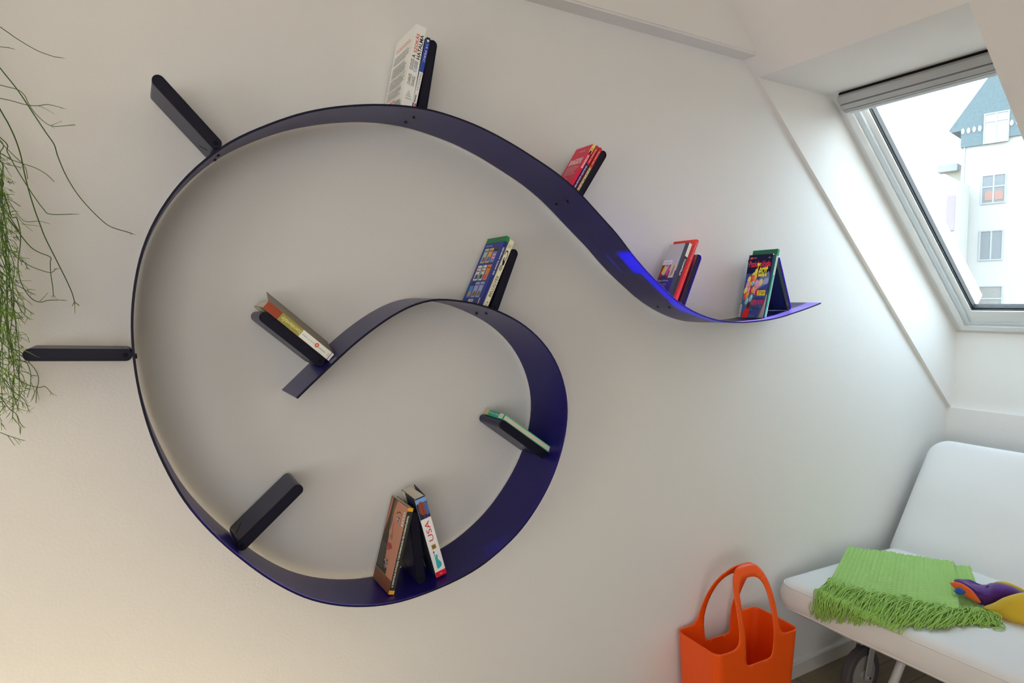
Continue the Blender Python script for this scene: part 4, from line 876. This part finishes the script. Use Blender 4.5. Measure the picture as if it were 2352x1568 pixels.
STEMS = [
 ([za([(0,65),(130,155),(260,230),(370,270),(420,278)])], 1, .9, None),
 ([za([(0,203),(50,208),(100,220)])], 0, .7, None),
 ([za([(0,350),(120,500),(240,680),(320,800),(375,880),(400,960),(450,1080),(520,1200),(600,1300),(700,1400),(770,1450),(880,1485),(915,1497)])], 1, 1.15, None),
 ([za([(0,468),(120,500),(170,540),(200,600),(250,670),(350,750),(465,748)]), za([(355,748),(430,717)]), za([(350,748),(378,768)])], 1, .8, None),
 ([za([(0,560),(80,577),(180,605),(260,612),(330,603),(415,622)]), za([(270,613),(320,635),(378,670)])], 1, .8, None),
 ([za([(0,635),(60,740),(110,850),(145,960),(170,1080),(200,1200),(240,1330),(280,1440)])+zb([(300,130),(370,270),(440,410),(480,500),(497,560)]), zb([(497,560),(480,590)]), zb([(497,560),(530,585)]), zb([(497,560),(500,640)])], 1, 1.25, None),
 ([za([(0,830),(50,930),(110,1040),(190,1170),(250,1260),(300,1325),(345,1362),(500,1362)])], 1, 1, None),
 ([za([(0,940),(80,985),(150,1010),(240,1040),(320,1085),(375,1137)])], 0, .8, None),
 ([za([(0,860),(30,890),(100,960),(155,1010),(180,1050),(192,1120)])], 0, .8, None),
 ([za([(0,1270),(60,1370),(130,1480)])+zb([(50,0),(130,105),(200,190),(260,230),(335,262),(335,300),(338,370),(350,450),(356,515)])], 1, 1, None),
 ([za([(0,1150),(40,1250),(80,1380)])+zb([(110,0),(135,100),(135,180),(120,300),(130,400),(170,490),(220,545),(270,562),(320,550),(395,548)]), zb([(265,558),(320,500)])], 1, 1, None),
 ([zb([(0,20),(40,120),(90,240),(150,290),(220,330),(330,365),(368,345)])], 1, .9, None),
 ([zb([(0,600),(30,740),(60,840),(130,910),(160,935),(190,990),(205,1050),(200,1130),(180,1200)]), zb([(203,1090),(230,1160),(215,1215)])], 0, .9, -.0085),
 ([zb([(0,820),(60,870),(130,890),(170,930),(200,970),(240,1020),(258,1080),(245,1150),(240,1235)]), zb([(245,1150),(262,1215)]), zb([(247,1130),(225,1180),(203,1230)])], 0, .9, -.0085),
 ([zb([(0,945),(80,925),(150,915)])], 0, .8, None),
 ([zb([(0,990),(80,1050),(180,1110),(260,1130),(300,1125),(340,1165)]), zb([(180,1110),(160,1180),(190,1240)])], 1, .9, -.06),
 ([zb([(0,1040),(30,1100),(90,1160),(160,1210),(190,1280)]), zb([(40,1110),(60,1180),(88,1225)])], 1, .9, -.09),
 ([zb([(0,1190),(60,1270),(110,1310),(130,1360),(148,1385)]), zb([(110,1310),(125,1370),(132,1435)])], 1, .9, -.08),
 ([zb([(0,1430),(50,1450),(125,1475)]), zb([(50,1450),(85,1500),(100,1520)]), zb([(90,1465),(130,1512)])], 1, .8, -.10),
 ([zb([(0,390),(60,460),(110,560),(150,630),(185,665)]), zb([(130,600),(150,655)]), zb([(110,560),(205,630)])], 1, .9, None),
 ([zb([(0,530),(60,540),(130,575),(205,630)])], 1, .8, None),
 ([zb([(0,215),(60,225),(120,255),(165,300),(180,330)]), zb([(120,255),(150,320)]), zb([(110,245),(175,290)])], 1, .8, None),
 ([zb([(0,250),(50,370),(100,440),(150,470),(205,500)]), zb([(100,440),(140,545)]), zb([(80,420),(210,420)])], 1, .9, None),
 ([za([(0,1000),(60,1020),(130,1035)]), za([(20,1010),(80,1105)])], 1, .8, None),
 ([za([(0,1255),(70,1265),(140,1307)]), za([(60,1270),(160,1405),(270,1410),(345,1430)]), za([(110,1370),(170,1435),(225,1480)]), za([(150,1430),(275,1446)])], 0, .9, None)]
RP = random.Random(5)
def dense(k):
    x = RP.uniform(-30, 8); y = RP.uniform(290, 430) if k < 12 else RP.uniform(420, 700); P = [(x, y)]; br = []
    L = RP.randint(5, 11); dx = RP.uniform(-2, 6)
    for i in range(L):
        y += RP.uniform(34, 52); x += dx+RP.uniform(-10, 10); x = min(x, 52-RP.uniform(0, 25) if y < 760 else 44)
        if y > 960: break
        P.append((x, y))
        for _ in range(2):
            if RP.random() < .72:
                s = RP.choice((1, 1, -1)); l = RP.uniform(14, 44); a0 = RP.uniform(.1, 1.1)
                q1 = (x+s*l*.5*math.cos(a0), y+l*.5*math.sin(a0)); a1 = a0+RP.uniform(-.1, .7); q2 = (q1[0]+s*l*.5*math.cos(a1), q1[1]+l*.5*math.sin(a1)); br.append([(x, y), q1, q2])
                for _ in range(RP.randint(1, 3)):
                    a2 = a1+RP.uniform(-.8, .8); l2 = RP.uniform(8, 20); br.append([q2, (q2[0]+s*l2*math.cos(a2), q2[1]+l2*math.sin(a2))])
    return ([P]+br, 1, RP.uniform(.75, 1.05), RP.uniform(-.22, -.03))
for k in range(30): STEMS.append(dense(k))
for i, (paths, gr, rad, yy) in enumerate(STEMS):
    y0 = yy if yy is not None else RP.uniform(-.13, -.03); bm = bmesh.new()
    main = paths[0]; pts = []; nn_ = len(main)
    for k, p in enumerate(main):
        yk = y0 if y0 > -.02 else y0+.025*math.sin(k*.9+i)
        pts.append(onY(p, min(yk, -.006)))
    # carry the stem back, outside the picture, to the pot
    s0 = pts[0]; tg = (pts[0]-pts[1]).normalized(); rim = Vector((-.62+.09*math.cos(i*1.7), -.16+.07*math.sin(i*1.7), 2.262))
    k = 1.0
    while (s0+tg*.05*k).x > -.43 and k < 8: k += 1
    if tg.x > -.25: tg = (tg+Vector((-.8, 0, 0))).normalized()
    prev = s0+tg*.05*min(k, 3); prev.y = min(prev.y, -.006)
    top = Vector((-.62+.115*math.cos(i*1.7), -.16+.09*math.sin(i*1.7), 2.29)); side = Vector((min(prev.x-.04, -.47), min(-.02, (prev.y*2-.16)/3), (prev.z+2.29)/2))
    full = catmull([rim-Vector((0, 0, .03)), top, side, prev]+pts, 5)
    for q in full: q.y = min(q.y, -.006)
    tube(bm, full, .0012*rad, 5, 0, .62)
    for b in paths[1:]:
        yb = pts[min(range(nn_), key=lambda q: abs(main[q][0]-b[0][0])+abs(main[q][1]-b[0][1]))].y
        q3 = [onY(p, min(-.004, yb-.004*k)) for k, p in enumerate(b)]; tube(bm, catmull(q3, 4), .0009*rad, 4, 1 if RP.random() < .6 else 0, .5)
    if gr:
        e = full[-1]; dd = (full[-1]-full[-4]).normalized()
        for s in (-1, 0, 1):
            tube(bm, [e, e+(dd+Vector((s*.5, 0, -.1*abs(s)))).normalized()*RP.uniform(.008, .016)], .0007, 4, 1, .4)
    o = obj('stem', bm, [LEAF, TIP], plant); o.matrix_local = PI_
# ------------------------------------------------------------------ light
W = bpy.data.worlds.new('sky'); SC.world = W; W.use_nodes = True; nt = W.node_tree; bg = nt.nodes['Background']
bg.inputs[1].default_value = SKY
tcw = nt.nodes.new('ShaderNodeTexCoord'); sx_ = nt.nodes.new('ShaderNodeSeparateXYZ'); rp = nt.nodes.new('ShaderNodeValToRGB')
rp.color_ramp.elements[0].position = .48; rp.color_ramp.elements[0].color = (.16, .15, .14, 1); rp.color_ramp.elements[1].position = .52; rp.color_ramp.elements[1].color = (.76, .88, 1, 1)
e_ = rp.color_ramp.elements.new(.95); e_.color = (.62, .81, 1, 1); mr = nt.nodes.new('ShaderNodeMath'); mr.operation = 'MULTIPLY_ADD'; mr.inputs[1].default_value = .5; mr.inputs[2].default_value = .5
nt.links.new(tcw.outputs['Generated'], sx_.inputs[0]); nt.links.new(sx_.outputs['Z'], mr.inputs[0]); nt.links.new(mr.outputs[0], rp.inputs[0]); nt.links.new(rp.outputs[0], bg.inputs[0])
el = math.radians(SUN_EL); sd = bpy.data.lights.new('sun', 'SUN'); sd.energy = SUN_E; sd.angle = math.radians(.53); sd.color = (1, .94, .85)
so = bpy.data.objects.new('sun', sd); COL.objects.link(so); so.rotation_euler = Vector((math.cos(el), SUN_Y, math.sin(el))).normalized().to_track_quat('Z', 'Y').to_euler(); so.location = (8, 0, 6)
def area(name, loc, target, sx, sy, e, col):
    l = bpy.data.lights.new(name, 'AREA'); l.shape = 'RECTANGLE'; l.size = sx; l.size_y = sy; l.energy = e; l.color = col
    o = bpy.data.objects.new(name, l); COL.objects.link(o); o.location = loc; o.rotation_euler = (Vector(loc)-Vector(target)).to_track_quat('Z', 'Y').to_euler(); return o
for a_ in AREAS: area(*a_)
cam = bpy.data.cameras.new('camera'); cam.sensor_width = 36; cam.sensor_fit = 'HORIZONTAL'; cam.lens = FPX/2352*36; cam.clip_start = .05; cam.clip_end = 300
co = bpy.data.objects.new('camera', cam); COL.objects.link(co); co.location = CAM
co.matrix_world = Matrix(((RGT.x, UPV.x, -FWD.x, CAM.x), (RGT.y, UPV.y, -FWD.y, CAM.y), (RGT.z, UPV.z, -FWD.z, CAM.z), (0, 0, 0, 1)))
SC.camera = co
SC.view_settings.view_transform = 'Standard'; SC.view_settings.look = 'None'; SC.view_settings.gamma = 1; SC.view_settings.exposure = EXPO; SC.view_settings.use_curve_mapping = False
SC.cycles.use_denoising = True
SC.cycles.sample_clamp_indirect = 8
SC.cycles.max_bounces = 7; SC.cycles.diffuse_bounces = 5; SC.cycles.use_adaptive_sampling = True; SC.cycles.adaptive_threshold = .035; SC.cycles.transparent_max_bounces = 12
